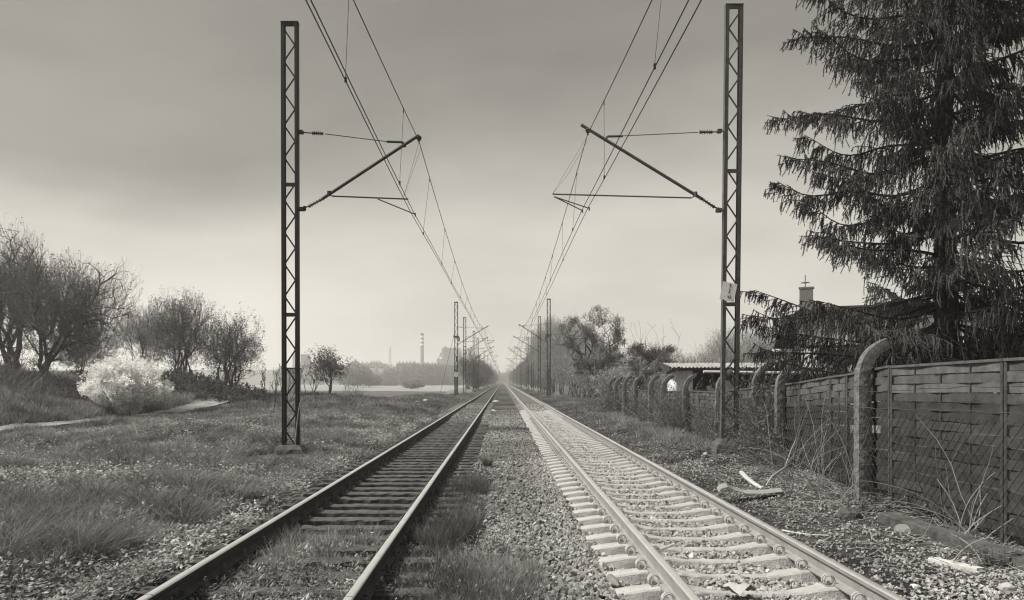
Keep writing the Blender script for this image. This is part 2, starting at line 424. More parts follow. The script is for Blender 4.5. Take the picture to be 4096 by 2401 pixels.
# ---------------------------------------------------------------- sleepers
def concrete_sleeper_mb(seed):
    r = rng_(seed); xs = np.array([-1.22,-1.19,-1.1,-1.0,-.92,-.84,-.76,-.68,-.6,-.52,-.44,-.36,-.28,-.15,0,.15,.28,.36,.44,.52,.6,.68,.76,.84,.92,1.0,1.1,1.19,1.22])
    a = np.abs(xs)
    top = np.interp(a, [0,.28,.44,.60,.66,.86,1.0,1.19,1.22], [-.232,-.230,-.205,-.178,-.175,-.175,-.19,-.222,-.25])
    wt = np.interp(a, [0,.3,.6,1.2], [.070,.070,.105,.105]); n = 10; V = []
    for x, t, w in zip(xs, top, wt):
        j = r.normal(0, .002, (n, 2)); wb = w+.055
        P = [(-wb,-.40), (-w-.012,t-.05), (-w,t-.012), (-w+.014,t), (-.02,t+.003), (.02,t+.003), (w-.014,t), (w,t-.012), (w+.012,t-.05), (wb,-.40)]
        V += [(x, p[0]+q[0], p[1]+q[1]) for p, q in zip(P, j)]
    F = []
    for i in range(len(xs)-1):
        for k in range(n-1): F.append([i*n+k, i*n+k+1, (i+1)*n+k+1, (i+1)*n+k])
    mb = MB(); mb.add(V, F); o = mb.n
    for e, fl in ((0, 1), (len(xs)-1, 0)):
        for k in ((0,1,8,9), (1,2,7,8), (2,3,6,7), (3,4,5,6)):
            q = [e*n+c for c in k]; mb.f.append(np.array([q[::-1] if fl else q])); mb.m.append(np.zeros(1, int))
    return mb
def clip_mb(x, y, s):
    mb = MB(); a = np.linspace(math.radians(-60), math.radians(265), 15)
    for dy in (-.022, .022):
        P = [(x+.047*math.cos(t)*s*-1, y+dy, -.124+.047*math.sin(t)) for t in a]; mb.tube(P, .0085, 6)
    mb.box((x+s*.004, y, -.150), (.030, .030, .05)); mb.box((x-s*.02, y, -.170), (.10, .07, .012))
    mb.bar((x-s*.03, y+.02, -.165), (x-s*.075, y+.05, -.155), .014, .014)
    return mb
def wood_sleeper_mb(seed):
    r = rng_(seed); nx, ny = 24, 4; mb = MB(); L, W = 2.55+r.normal(0, .03), .25+r.normal(0, .008)
    xs = np.linspace(-L/2, L/2, nx); sec = [(-W/2,-.36), (-W/2,-.205), (-W/2+.012,-.192), (-.05,-.187), (.0,-.190), (.05,-.187), (W/2-.012,-.192), (W/2,-.205), (W/2,-.36)]
    n = len(sec); V = []
    for x in xs:
        for (u, z) in sec: V.append((x+r.normal(0,.003), u+r.normal(0,.006), z+r.normal(0,.0035)-.02*max(0, abs(x)-1.15)))
    F = [[i*n+k, i*n+k+1, (i+1)*n+k+1, (i+1)*n+k] for i in range(nx-1) for k in range(n-1)]
    mb.add(V, F)
    for e, fl in ((0, 1), (nx-1, 0)):
        for k in ((0,1,7,8), (1,2,6,7), (2,3,5,6)):
            q = [e*n+c for c in k]; mb.f.append(np.array([q[::-1] if fl else q])); mb.m.append(np.zeros(1, int))
    return mb
def fastening_mb(x):
    mb = MB(); mb.box((x, 0, -.181), (.36, .15, .016))
    for s in (-1, 1):
        mb.box((x+s*.085, 0, -.158), (.045, .075, .034)); mb.box((x+s*.062, 0, -.143), (.05, .05, .012))
        mb.tube([(x+s*.085, 0, -.145), (x+s*.085, 0, -.078)], .011, 6)
        mb.tube([(x+s*.085, 0, -.141), (x+s*.085, 0, -.128)], .026, 8); mb.tube([(x+s*.085, 0, -.128), (x+s*.085, 0, -.100)], .021, 6)
        for q in (-.045, .045): mb.tube([(x+s*.148, q, -.175), (x+s*.148, q, -.150)], .017, 6)
    return mb
ords = ['nearest', 'second nearest', 'third nearest', 'fourth nearest', 'fifth nearest', 'sixth nearest', 'seventh nearest', 'eighth nearest']
def sleepers(cx, kind, count, nparts, label, oth, y0, group, protos):
    objs = []
    for i in range(count):
        r = random.Random(i*7+(1 if kind == 'c' else 2)); y = y0+.6*i+(r.uniform(-.03, .03) if kind == 'w' else 0)
        bare = i >= nparts; p = protos[(i % 4, bare)]
        if p['used'] is False: o = p['o']; p['used'] = True
        else: o = copy_tree(p['o'])
        o.location = (cx+(r.uniform(-.03, .03) if kind == 'w' else r.uniform(-.008, .008)), y, r.uniform(-.006, .004)); o.rotation_euler.z = r.uniform(-.012, .012)*(1 if kind == 'w' else .3)
        tag(o, (label % ords[i]) if i < 8 else oth, 'sleeper', group); objs.append(o)
def make_protos(kind, name, m):
    d = {}
    for v in range(4):
        for bare in (False, True):
            t = thing(name, '', 'sleeper')
            (concrete_sleeper_mb(v) if kind == 'c' else wood_sleeper_mb(v)).build('beam', m, t)
            if not bare:
                if kind == 'c':
                    for s in (-1, 1):
                        for q in (-1, 1): clip_mb(s*GA+q*.118, 0, q).build('rail_clip', M['clip_steel'], t)
                else:
                    for s in (-1, 1): fastening_mb(s*GA).build('rail_fastening', M['iron_dark'], t)
            d[(v, bare)] = dict(o=t, used=False)
    return d
sleepers(RX, 'c', 75, 55, 'pale concrete sleeper of the right track, %s to the bottom edge', 'pale concrete sleeper under the right track, farther off than the eight nearest', 5.15, 'concrete sleepers of the right track', make_protos('c', 'concrete_sleeper', M['sleeper_concrete']))
sleepers(LX, 'w', 52, 46, 'dark weathered wooden sleeper of the left track, %s to the bottom edge', 'dark wooden sleeper under the left track, farther off than the eight nearest', 5.02, 'wooden sleepers of the left track', make_protos('w', 'wooden_sleeper', M['sleeper_wood']))

# ---------------------------------------------------------------- masts, cantilevers
ZA, ZB = 18.5, 18.07
def pA(px, py): p = CP(px, py, ZA); return np.array([p[0]+4.90, 0, p[2]])      # pole-local: +x towards the track
def pB(px, py): p = CP(px, py, ZB); return np.array([5.13-p[0], 0, p[2]])
def insulator(mb, a, b, n=4, r=.055):
    a, b = np.array(a), np.array(b); d = b-a; L = np.linalg.norm(d)
    mb.tube([a, b], .024, 8)
    for k in range(n):
        c = a+d*(.2+.6*k/(n-1)); mb.tube([c-d/L*.012, c-d/L*.002, c+d/L*.012], [.02, r, .02], 10)
    for c in (a+d*.04, b-d*.04): mb.tube([c-d*.06, c+d*.06], .038, 8)
def mast_parts(t, sgn, steel, h=9.62, foot=.12, lean=0.0, weights=False, zb=0.0):
    """two channel legs joined by lacing; sgn mirrors the mast"""
    W = .195; wl_ = .078; X = lambda x, z: (sgn*x+lean*(z-2)/8.0)
    for s in (-1, 1):
        mb = MB(); pts = lambda u, z: (X(s*u, z), 0, z)
        x = W-wl_/2
        mb.bar(pts(x, foot), pts(x, h), .010+wl_*.0+.0, .15) if False else None
        mb.bar(pts(W-.006, foot), pts(W-.006, h), .15, .012, up=(1, 0, 0))
        mb.bar((X(s*x, foot), -.070, foot), (X(s*x, h), -.070, h), .010, wl_, up=(1, 0, 0))
        mb.bar((X(s*x, foot), .070, foot), (X(s*x, h), .070, h), .010, wl_, up=(1, 0, 0))
        mb.build('mast_leg', steel, t)
    mb = MB(); xi = W-wl_+.005; per = .74; z = h-.17; k = 0; ties = [h-3.75, h-6.75]
    while z > foot+.32:
        seg = .36
        if not any(abs(z-seg/2-tz) < .16 for tz in ties):
            a, b = ((-xi, z), (xi, z-seg)) if k % 2 == 0 else ((xi, z), (-xi, z-seg))
            for yy in (-.055,): mb.bar((X(a[0], a[1]), yy, a[1]), (X(b[0], b[1]), yy, b[1]), .035, .010, up=(0, 1, 0))
            k += 1; z -= per/2
        else: z -= .12
    mb.build('lacing', steel, t)
    for tz in ties+[h-.06]:
        mb = MB(); mb.bar((X(-xi, tz), -.060, tz), (X(xi, tz), -.060, tz), .012, .09)
        if tz > h-.1:
            mb.box((X(0, tz), 0, h+.008), (2*W+.01, .17, .014))
            for bx in (-.17, -.13, .13, .17): mb.tube([(X(bx, tz), -.08, tz+.01), (X(bx, tz), -.092, tz+.01)], .008, 6)
        mb.build('tie_plate', steel, t)
def cantilever(t, typ, sgn, steel):
    p = (pA if typ == 'A' else pB)
    T = lambda q: (sgn*q[0], q[1], q[2])
    if typ == 'A':
        top_br, ins1, wire1, tub, hook = p(1195,529), (p(1250,533), p(1292,535)), (p(1300,536), p(1548,567)), (p(1548,567), p(1609,569)), p(1621,588)
        m0, m1 = p(1286,798), p(1676,541); ins2 = (p(1236,826), p(1290,796)); br2 = p(1195,837); j2 = p(1219,834)
        st0, st1 = p(1329,785), p(1633,797); arms = [(p(1512,797), p(1661,858))]; ring = p(1317,774)
        clamp = p(1676,553)
    else:
        top_br, ins1, wire1, tub, hook = p(2897,525), (p(2848,529), p(2799,529)), (p(2792,530), p(2491,544)), (p(2491,545), p(2430,546)), p(2416,563)
        m0, m1 = p(2809,797), p(2325,500); ins2 = (p(2857,829), p(2806,795)); br2 = p(2897,842); j2 = p(2872,840)
        st0, st1 = p(2765,792), p(2210,777); arms = [(p(2216,787), p(2330,843)), (p(2216,787), p(2357,834))]; ring = p(2781,777)
        clamp = p(2352,522)
    mb = MB(); mb.tube([T(m0), T(m1)], .036, 10); mb.tube([T(ring-[0,0,.05]), T(ring+[0,0,.05])], .05, 8)
    mb.tube([T(clamp-[0,.03,.02]), T(clamp+[0,.03,.02])], .06, 8); mb.build('bracket_tube', steel, t)
    mb = MB(); mb.tube([T(tub[0]), T(tub[1])], .028, 8); mb.tube([T(tub[1]), T(hook)], .030, 8)
    mb.tube([T(wire1[0]), T(wire1[1])], .010, 6); mb.build('tie_rod', steel, t)
    mb = MB(); insulator(mb, T(ins1[0]), T(ins1[1])); mb.tube([T(top_br), T(ins1[0])], .014, 6); mb.build('insulator', M['porcelain'], t)
    mb = MB(); insulator(mb, T(ins2[0]), T(ins2[1]), 4, .062); mb.tube([T(br2), T(ins2[0])], .016, 6); mb.build('insulator', M['porcelain'], t)
    mb = MB(); mb.box(T(top_br*[0,0,1]+[.235,0,0]), (.10, .13, .07)); mb.box(T(br2*[0,0,1]+[.25,0,0]), (.12, .13, .08))
    mb.tube([T(j2-[0,.0,.05]), T(j2+[0,0,.05])], .035, 8); mb.build('mast_bracket', steel, t)
    mb = MB(); mb.tube([T(st0), T(st1)], .017, 8); mb.tube([T(st0), T(ring-[0,0,.04])], .012, 6)
    for a, b in arms: mb.tube([T(a), T(b)], .013, 6); mb.tube([T(b+[0,0,.03]), T(b-[0,0,.05])], .016, 6)
    mb.build('steady_arm', steel, t)
    mb = MB(); c = clamp-[0,0,.10]
    if typ == 'A':
        mb.tube([T(c), T(p(1613,793))], .003, 4); mb.tube([T(p(1684,592)), T(p(1613,793))], .003, 4)
    else:
        mb.tube([T(c), T(st1)], .003, 4); mb.tube([T(c-[0,0,.12]), T(p(2270,700)), T(st1)], .003, 4)
    mb.tube([T(clamp), T(c)], .02, 6)
    mb.build('stay_wire', M['wire_metal'], t)
def block(t, sgn, z0, z1, wb=.85, wt=.42, m=None, seed=0):
    r = rng_(seed); mb = MB(); V = []; n = 20
    lv = [(z0, wb/2), (z0+.75*(z1-z0)*.6, wb/2*.98), (z0+.75*(z1-z0), wb/2*.88), (z1, wt/2*1.15), (z1+.01, .02)]
    for z, w in lv:
        for k in range(n):
            a = 2*math.pi*(k+.5)/n; c, s_ = math.cos(a), math.sin(a); q = 1/max(abs(c), abs(s_))**.8
            V.append((w*q*c*(1+r.normal(0, .03)), w*.85*q*s_*(1+r.normal(0, .03)), z+r.normal(0, .008)))
    F = [[i*n+k, i*n+(k+1)%n, (i+1)*n+(k+1)%n, (i+1)*n+k] for i in range(len(lv)-1) for k in range(n)]
    mb.add(V, F); mb.build('foundation_block', m or M['foundation_concrete'], t)

black, grey = M['painted_steel_black'], M['painted_steel_lit']
def place(t, x, y): t.location = (x, y, 0)
protoL = {}; protoR = {}
Ls = [(-4.90,18.5), (-4.85,83.4), (-4.93,103.6), (-4.74,132), (-4.80,153), (-5.0,218), (-5.0,264), (-5.0,332), (-5.0,400), (-5.0,470), (-5.0,545)]
Rs = [(5.13,18.07), (4.61,80.2), (4.67,102), (4.83,130.5), (4.66,149), (4.75,212), (4.8,278), (4.8,345), (4.8,412), (4.8,482), (4.8,555)]
nth = ['nearest', 'second', 'third', 'fourth', 'fifth', 'sixth', 'seventh', 'eighth', 'ninth', 'tenth', 'eleventh']
def catenary_mast(side, i, x, y):
    sgn = 1 if side == 'left' else -1; typ = ('A' if (i % 2 == 0) else 'B') if side == 'left' else ('B' if (i % 2 == 0) else 'A')
    store = protoL if side == 'left' else protoR
    if i == 0: lab = 'tall black lattice mast standing in the grass left of both tracks, hose at its foot' if side == 'left' else 'tall grey lattice mast with tilted number plate standing by the wooden fence on the right'
    elif i == 1: lab = 'dark lattice mast with a white number plate and slanting guy wire, second on the left' if side == 'left' else 'dark lattice mast with a collar and filled lower section, second on the right'
    else: lab = '%s lattice mast along the %s side of the line, counted from the camera' % (nth[i], side)
    if i >= 4 and ('far', typ) in store:
        t = copy_tree(store[('far', typ)]); t.location = (x, y, 0); tag(t, lab, 'mast', 'overhead line masts'); return t
    t = thing('catenary_mast', lab, 'mast', (0,0,0), 'overhead line masts')
    st = black if (side == 'left' or i > 0) else grey  # near right mast takes the steel with sunlight in its colour
    if i == 0 and side == 'left': mast_parts(t, sgn, st, h=9.88, foot=.10, lean=-.02); block(t, sgn, -.25, .13, .78, .44, seed=1)
    elif i == 0: mast_parts(t, sgn, st, h=10.08, foot=.26, lean=.09); block(t, sgn, -.2, .30, .86, .44, seed=2)
    else: mast_parts(t, sgn, st, h=9.85, foot=.10); block(t, sgn, -.25, .12, .8, .5, seed=3+i)
    cantilever(t, typ, sgn, st)
    if i == 1:
        mb = MB()
        for zz in np.arange(.15, 2.9, .12): mb.box((0, 0, zz), (.30, .20, .10))
        mb.build('tension_weights', M['iron_dark'], t)
        mb = MB(); mb.box((0, -.02, 6.25), (.58, .3, .16)); mb.box((.30*sgn, -.02, 5.95), (.14, .2, .45)); mb.build('switch_box', M['iron_dark'], t)
        if side == 'left':
            mb = MB(); mb.tube([(-.2, 0, 6.6), (-1.75, -.5, -.1)], .016, 5); mb.build('guy_wire', M['wire_metal'], t)
            mb = MB(); mb.box((.08, -.12, 3.9), (.22, .16, .62)); mb.build('junction_box', M['iron_dark'], t)
    t.location = (x, y, 0)
    if i >= 2: store[('far', typ)] = t
    return t
for i, (x, y) in enumerate(Ls): catenary_mast('left', i, x, y)
for i, (x, y) in enumerate(Rs): catenary_mast('right', i, x, y)

def text(name, s, size, center, roty, m, parent, sx=.8, bold=.012):
    c = bpy.data.curves.new(name, 'FONT'); c.body = s; c.size = size; c.align_x = 'CENTER'; c.align_y = 'CENTER'; c.extrude = .0015; c.offset = bold*size
    tmp = bpy.data.objects.new(name, c); COL.objects.link(tmp); bpy.context.view_layer.update(); me = bpy.data.meshes.new_from_object(tmp.evaluated_get(bpy.context.evaluated_depsgraph_get())); bpy.data.objects.remove(tmp); me.materials.clear(); me.materials.append(m); o = bpy.data.objects.new(name, me); COL.objects.link(o); o.parent = parent
    o.location = Vector(center)-world_loc(parent); o.rotation_euler = (math.radians(90), 0, 0)
    o.rotation_euler = (Matrix.Rotation(roty, 3, 'Y') @ Matrix.Rotation(math.radians(90), 3, 'X')).to_euler(); o.scale = (sx, 1, 1); return o
def number_plate(center, w, h, roty, rows, label, notch=False):
    t = thing('number_plate', label, 'sign', center); c = np.array(center); R = np.array(Matrix.Rotation(roty, 3, 'Y'))
    mb = MB()
    if notch:     # bite out of the lower edge
        xs = np.array([-w/2, -w*.32, -w*.27, -w*.18, -w*.14, w/2]); zb = np.array([0, 0, .02, .02, -.005, 0])-h/2
        for i in range(5):
            V = [(xs[i], -.002, zb[i]), (xs[i+1], -.002, zb[i+1]), (xs[i+1], -.002, h/2), (xs[i], -.002, h/2), (xs[i], .002, zb[i]), (xs[i+1], .002, zb[i+1]), (xs[i+1], .002, h/2), (xs[i], .002, h/2)]
            mb.add(np.array(V)@R.T+c, [[0,1,2,3],[7,6,5,4],[0,4,5,1],[2,6,7,3]])
    else: mb.box(c, (w, .004, h), R)
    mb.build('plate', M['sign_plate'], t)
    mb = MB()
    for sx in (-1, 1):
        for sz in (-1, 1):
            p = R@np.array([sx*w*.4, -.004, sz*h*.4])+c; mb.tube([p, p-[0,.006,0]], .006, 6)
    mb.build('rivets', M['sign_black'], t)
    for s, size, dx, dz, sx in rows:
        p = R@np.array([dx, -.0065, dz])+c; text('lettering', s, size, p, roty, M['sign_black'], t, sx)
    return t
number_plate(CP(2913.7, 1167.5, 17.92), .325, .412, math.radians(11.5), [('9', .150, .012, .128, .62), ('3', .150, .012, .012, .62), ('16,0', .090, .030, -.108, .62), ('-', .07, -.07, -.115, 1.0)],
             'tilted pale number plate reading 9 3 16,0 on the grey mast by the fence', True)
number_plate(CP(1824.5, 1498, 83.2), .38, .50, math.radians(9), [('9', .22, 0, .12, .7), ('4', .22, 0, -.11, .7)], 'small white number plate reading 9 4 on the second mast of the left side')

# hose hanging on the near left mast, cable at the right one
h0 = [CP(x, y, 18.35) for x, y in ((1196,1816),(1184,1800),(1181,1770),(1185,1720),(1192,1660),(1200,1612),(1204,1605),(1206,1615),(1203,1660),(1201,1700))]
mb = MB(); mb.tube(h0, .012, 6); tag(mb.build('hose', M['cane_pale']), 'thin pale hose hanging in a loop at the foot of the black mast', 'hose')
c0 = [CP(x, y, z) for x, y, z in ((2716,1797,18.6),(2760,1793,18.5),(2800,1785,18.4),(2835,1740,18.2),(2850,1690,18.0),(2860,1640,17.95),(2874,1575,17.95),(2886,1540,17.9))]
mb = MB(); mb.tube(c0, .010, 5); tag(mb.build('cable', M['iron_dark']), 'loose black cable drooping from the grey mast to the ground', 'cable')

# ---------------------------------------------------------------- overhead wires
def overhead(side, sup, xm, xc, dx, dzm=7.16, zc=5.50):
    t = thing('overhead_line', 'catenary wires with droppers above the %s track' % side, 'overhead line', (xm(18), 18, 0))
    def zmess(y):
        for a, b in zip(sup[:-1], sup[1:]):
            if a <= y <= b:
                u = (y-a)/(b-a); return dzm-4*1.12*min(1, ((b-a)/65)**2)*u*(1-u)
        return dzm
    ys = []
    y = -6.0
    while y < sup[-1]: ys.append(y); y += 1.2 if y < 90 else 6
    ys = np.array(sorted(set(ys+[s for s in sup if s > 0])))
    mb = MB(); mb.tube([(xm(y), y, zmess(y)) for y in ys], [.008+.00004*y for y in ys], 6); mb.build('messenger_wire', M['wire_metal'], t)
    for s in (0, 1):
        mb = MB(); mb.tube([(xc(y)+s*dx, y, zc+.02*math.sin(y*.3+s)) for y in ys], [.0075+.00003*y for y in ys], 6); mb.build('contact_wire', M['wire_metal'], t)
    k = 0
    for a, b in zip(sup[:-1], sup[1:]):
        if a > 200: break
        n = 13 if b < 90 else 9
        for j in range(1, n):
            y = a+(b-a)*(j-.5)/(n-1)
            if y < 2: continue
            k += 1; zz = zmess(y); xq = xc(y)+dx*(k % 2)
            mb = MB(); mb.tube([(xm(y), y, zz), (xq, y, zc+.06)], .0035+.00003*y, 4)
            mb.tube([(xm(y), y, zz+.02), (xm(y), y, zz-.09)], .011, 5); mb.tube([(xq, y, zc-.02), (xq, y, zc+.05)], .018, 5); mb.build('dropper', M['wire_metal'], t)
iL = lambda xs, vs: (lambda y: float(np.interp(y, xs, vs)))
overhead('left', [-46.4, 18.5, 83.4, 132, 218, 264, 332, 400, 470, 545], iL([-46, 11, 18.5, 83, 700], [-2.5, -1.99, -1.94, -1.85, -1.9]), iL([-6, 8.2, 18.5, 83, 700], [-2.0, -2.02, -2.12, -1.84, -1.9]), .06)
overhead('right', [-46.9, 18.07, 80.2, 130.5, 212, 278, 345, 412, 482, 555], iL([-46, 11, 18.07, 80, 700], [2.1, 2.0, 1.91, 2.0, 2.1]), iL([-6, 8.2, 18.07, 80, 700], [1.93, 1.91, 1.80, 2.02, 2.1]), .12)
# ---------------------------------------------------------------- fence on the right
FX = lambda y: float(np.interp(y, [0, 9, 12, 15, 18, 24, 60], [5.25, 5.35, 5.40, 5.75, 5.93, 6.0, 6.0]))
def curved_post(i, x, y, ztop, lab, wid=.20, lean=0.0, tilt=0.0, detail=True):
    g = float(H(x, y))-.15; t = thing('curved_fence_post', lab, 'fence post', (x, y, g), 'curved concrete fence posts')
    r = rng_(50+i); zc = ztop-.50; P = [(0, g), (0, g+.8), (0, zc-.35)]
    for a in np.linspace(0, math.radians(72), 9): P.append((.52*(1-math.cos(a)), zc+.52*math.sin(a)))
    P = np.array(P); n = 12; V = []; k = len(P); W = np.interp(np.arange(k), [0, 3, k-1], [wid/2*1.08, wid/2, wid/2*.82])
    Pf = [P[0]]
    for a, b in zip(P[:-1], P[1:]):
        m = max(1, int(np.linalg.norm(b-a)/.07)); Pf += [a+(b-a)*(j+1)/m for j in range(m)]
    Pf = np.array(Pf); W = np.interp(np.arange(len(Pf)), [0, len(Pf)*.7, len(Pf)-1], [wid/2*1.05, wid/2, wid/2*.8]); k = len(Pf); T = nz(np.gradient(Pf, axis=0))
    for q in range(k):
        nx_, nz_ = T[q][1], -T[q][0]
        for j in range(n):
            a = 2*math.pi*(j+.5)/n; c, s_ = math.cos(a), math.sin(a); sq = .82/max(abs(c), abs(s_))**.75; w = W[q]*(1+r.normal(0, .028))
            V.append((x+Pf[q][0]+nx_*c*w*sq+lean*(Pf[q][1]-g), y+s_*w*sq*.95, Pf[q][1]+nz_*c*w*sq))
    F = [[a*n+j, a*n+(j+1)%n, (a+1)*n+(j+1)%n, (a+1)*n+j] for a in range(k-1) for j in range(n)]
    mb = MB(); mb.add(V, F); c = np.array(V[-n:]).mean(0)
    mb.add(np.vstack([V[-n:], c]), [[j, (j+1)%n, n] for j in range(n)]); mb.build('shaft', M['post_concrete'], t, smooth=False)
    if detail:
        mb = MB()
        for hz_ in (.25, .55, .95, 1.4): mb.tube([(x-.11, y-.105, g+.15+hz_), (x, y-.115, g+.15+hz_+.01), (x+.11, y-.105, g+.15+hz_)], .005, 4)
        mb.tube([(x, y-.08, zc-.05), (x, y-.125, zc-.05)], .02, 8); mb.build('wire_tie', M['iron_dark'], t)
    return t
plist = [(5.40,12.0,2.17,.25,0),(5.87,17.0,1.97,.23,.01),(5.90,18.6,1.99,.22,-.01),(6.0,22.4,1.87,.23,.03),(6.0,26.3,1.80,.21,0),(5.98,29.9,1.80,.23,.01),(6.0,32.5,1.82,.22,0),(6.0,36.4,1.84,.22,.01),(6.0,39.4,1.84,.22,0),(6.0,42.6,1.8,.22,.01),(6.0,45.2,1.76,.22,0)]
plab = ['largest curved concrete fence post, hooked top in front of the spruce', 'curved concrete post with cracked hook between the grey mast and the large post', 'curved concrete post wrapped in creepers right of the grey mast', 'curved concrete post directly behind the grey mast',
        'short dark hooked post in front of the white plaster of the shed', 'hooked concrete post at the left corner of the shed'] + ['%s hooked fence post from the far end of the fence' % w for w in ('fifth', 'fourth', 'third', 'second', 'very last')]
for i, (x, y, zt, w, ln) in enumerate(plist): curved_post(i, x, y, zt, plab[i], w, ln, 0, i < 5)

def woven_panel(i, ya, yb, za, zb, lab, gaps=True, skip=()):
    """panel of horizontal boards woven round thin battens"""
    xa, xb = FX(ya)+.14, FX(yb)+.14; r = rng_(80+i); L = math.hypot(xb-xa, yb-ya)
    g = float(min(H(xa, ya), H(xb, yb)))
    t = thing('woven_fence_panel', lab, 'fence panel', ((xa+xb)/2, (ya+yb)/2, g), 'woven wooden fence panels')
    A = np.array([xa, ya, 0.]); D = nz(np.array([xb-xa, yb-ya, 0.])); Nn = np.array([-D[1], D[0], 0]);  Nn = Nn if Nn[0] < 0 else -Nn
    P = lambda s, o, z: A+D*s+Nn*o+np.array([0, 0, z])
    topz = lambda s: za+(zb-za)*s/L
    mb = MB()
    for s in (.02, L-.02): mb.bar(P(s, .0, g-.1), P(s, .0, topz(s)-.01), .045, .05, up=D, tone=.55+.2*r.random())
    mb.bar(P(-.01, .0, topz(0)+.012), P(L+.01, .0, topz(L)+.012), .06, .032, tone=.95)
    mb.build('frame', M['fence_wood'], t)
    nb = max(2, int(round(L/.62))); mb = MB()
    for k in range(1, nb):
        s = L*k/nb; mb.bar(P(s, 0, g), P(s, 0, topz(s)-.03), .018, .022, up=D, tone=.6)
    mb.build('battens', M['fence_wood'], t)
    mb = MB(); step = .118; nrow = int((min(za, zb)-g-.02)/step)
    for row in range(nrow):
        if row in skip: continue
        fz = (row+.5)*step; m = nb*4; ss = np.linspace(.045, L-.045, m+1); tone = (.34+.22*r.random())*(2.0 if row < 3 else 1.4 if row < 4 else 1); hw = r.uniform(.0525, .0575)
        dz = r.normal(0, .004); sag = r.normal(0, .008); off = .012*np.cos(ss/L*nb*math.pi+row*math.pi); V = []
        for s, o in zip(ss, off):
            zc = topz(s)-fz+dz+sag*(s/L-.5)
            for (dx, dzz) in ((-.004, -hw), (.004, -hw), (.004, hw), (-.004, hw)): V.append(P(s, o+dx, zc+dzz))
        F = [[a*4+j, a*4+(j+1)%4, (a+1)*4+(j+1)%4, (a+1)*4+j] for a in range(m) for j in range(4)]+[[3,2,1,0],[m*4,m*4+1,m*4+2,m*4+3]]
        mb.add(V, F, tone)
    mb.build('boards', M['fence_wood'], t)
    return t
tz = lambda y: float(np.interp(y, [6, 9, 11.4, 12.7, 14.1, 16, 18, 23, 26, 30, 46], [1.84, 1.82, 1.80, 1.71, 1.66, 1.56, 1.48, 1.27, 1.27, 1.2, 1.15]))
edges = [5.9, 8.0, 9.55, 11.4, 12.95, 14.1, 16.0, 18.0, 20.3, 23.0, 25.0, 27.2, 29.4, 31.6, 34.0, 36.4, 38.8, 41.2, 43.6]
edges = [5.9, 8.75, 11.4, 13.2, 14.1, 16.0, 18.0, 20.5, 23.0, 25.0, 27.2, 29.4, 31.8, 34.2, 36.6, 39.2, 41.8, 44.6]
names = ['first', 'second', 'third', 'fourth', 'fifth', 'sixth', 'seventh', 'eighth', 'ninth', 'tenth', 'eleventh', 'twelfth', 'thirteenth', 'fourteenth', 'fifteenth', 'sixteenth', 'seventeenth']
for i in range(len(edges)-1):
    lab = {0: 'woven wooden fence panel running out at the right edge of the photo', 1: 'tall woven wooden panel right of the large curved post, straight battens', 2: 'woven wooden panel with missing boards and bright gaps beside the large post'}.get(i, '%s woven fence panel counted from the right edge' % names[i])
    woven_panel(i, edges[i], edges[i+1]-.03, tz(edges[i]), tz(edges[i+1]) if i not in (1,) else 1.79, lab, skip=((7,) if i == 2 else ()))
# chain link in front of the boards, strand wires above
mb = MB(); A_, B_ = [], []
def cl(y, z): return (FX(y)-.02+.012*math.sin(y*3+z*2), y, z)
pitch = .075
segs = []
for (y0, y1, z0, z1) in ((6.0, 20.0, -.1, 1.22),):
    ny = int((y1-y0)/pitch); nzv = int((z1-z0)/pitch)
    for a in range(ny):
        for b in range(nzv):
            y, z = y0+a*pitch, z0+b*pitch
            if (a+b) % 2 == 0: segs.append((cl(y, z), cl(y+pitch, z+pitch)))
            else: segs.append((cl(y+pitch, z), cl(y, z+pitch)))
mb.prisms([s[0] for s in segs], [s[1] for s in segs], .0036, .0036, 3)
cw = thing('chain_link_fence', 'rusty chain link mesh with strand wires stretched in front of the wooden boards', 'wire fence', (5.6, 12, 0))
mb.build('mesh', M['mesh_wire'], cw)
for zz in (1.23, 1.47):
    mb = MB(); ys = np.arange(6, 31, .3); mb.tube([(FX(y)-.03, y, zz+.03*math.sin(y*.9)+.012*math.sin(y*7)-.012*(y-12)*(zz > 1.4)) for y in ys], .0045, 4); mb.build('strand_wire', M['mesh_wire'], cw)

# ---------------------------------------------------------------- kerb beam, planks, litter on the right
def slab(name, label, cat, a, b, w, h, m, up=(0,0,1)):
    t = MB(); a, b = np.array(a), np.array(b); n = 10
    r = rng_(int(abs(a[0]*1000))); P = [a+(b-a)*k/n for k in range(n+1)]; d = nz(b-a); sx = nz(np.cross(d, np.array(up))); sz = np.cross(sx, d); V = []
    for p in P:
        for (u, v) in ((-1,-1),(1,-1),(1,.8),(.92,1),(-.92,1),(-1,.8)): V.append(p+sx*u*w/2*(1+r.normal(0,.02))+sz*v*h/2*(1+r.normal(0,.03)))
    F = [[k*6+j, (k+1)*6+j, (k+1)*6+(j+1)%6, k*6+(j+1)%6] for k in range(n) for j in range(6)]+[[0,1,2,5],[5,2,3,4],[n*6+5,n*6+2,n*6+1,n*6],[n*6+4,n*6+3,n*6+2,n*6+5]]
    t.add(V, F); return tag(t.build(name, m), label, cat)
k0, k1 = GP(3545,2062,.08), GP(4110,2250,.08)
slab('kerb_beam', 'long weathered concrete beam lying at the foot of the fence', 'concrete beam', k0-[0,0,.04], k1+(k1-k0)*.35-[0,0,.04], .22, .17, M['foundation_concrete'])
slab('plank', 'short pale plank lying on the ground near the bottom right', 'plank', GP(3728,2242,.02), GP(3925,2286,.02), .10, .06, M['stick_pale'])
mb = MB(); pts = [(2868,1962,13.1),(2880,1948,13.2),(2905,1942,13.3),(2930,1955,13.2),(2975,1968,13.1),(3040,1970,13.0),(3125,1960,13.0)]
V = []
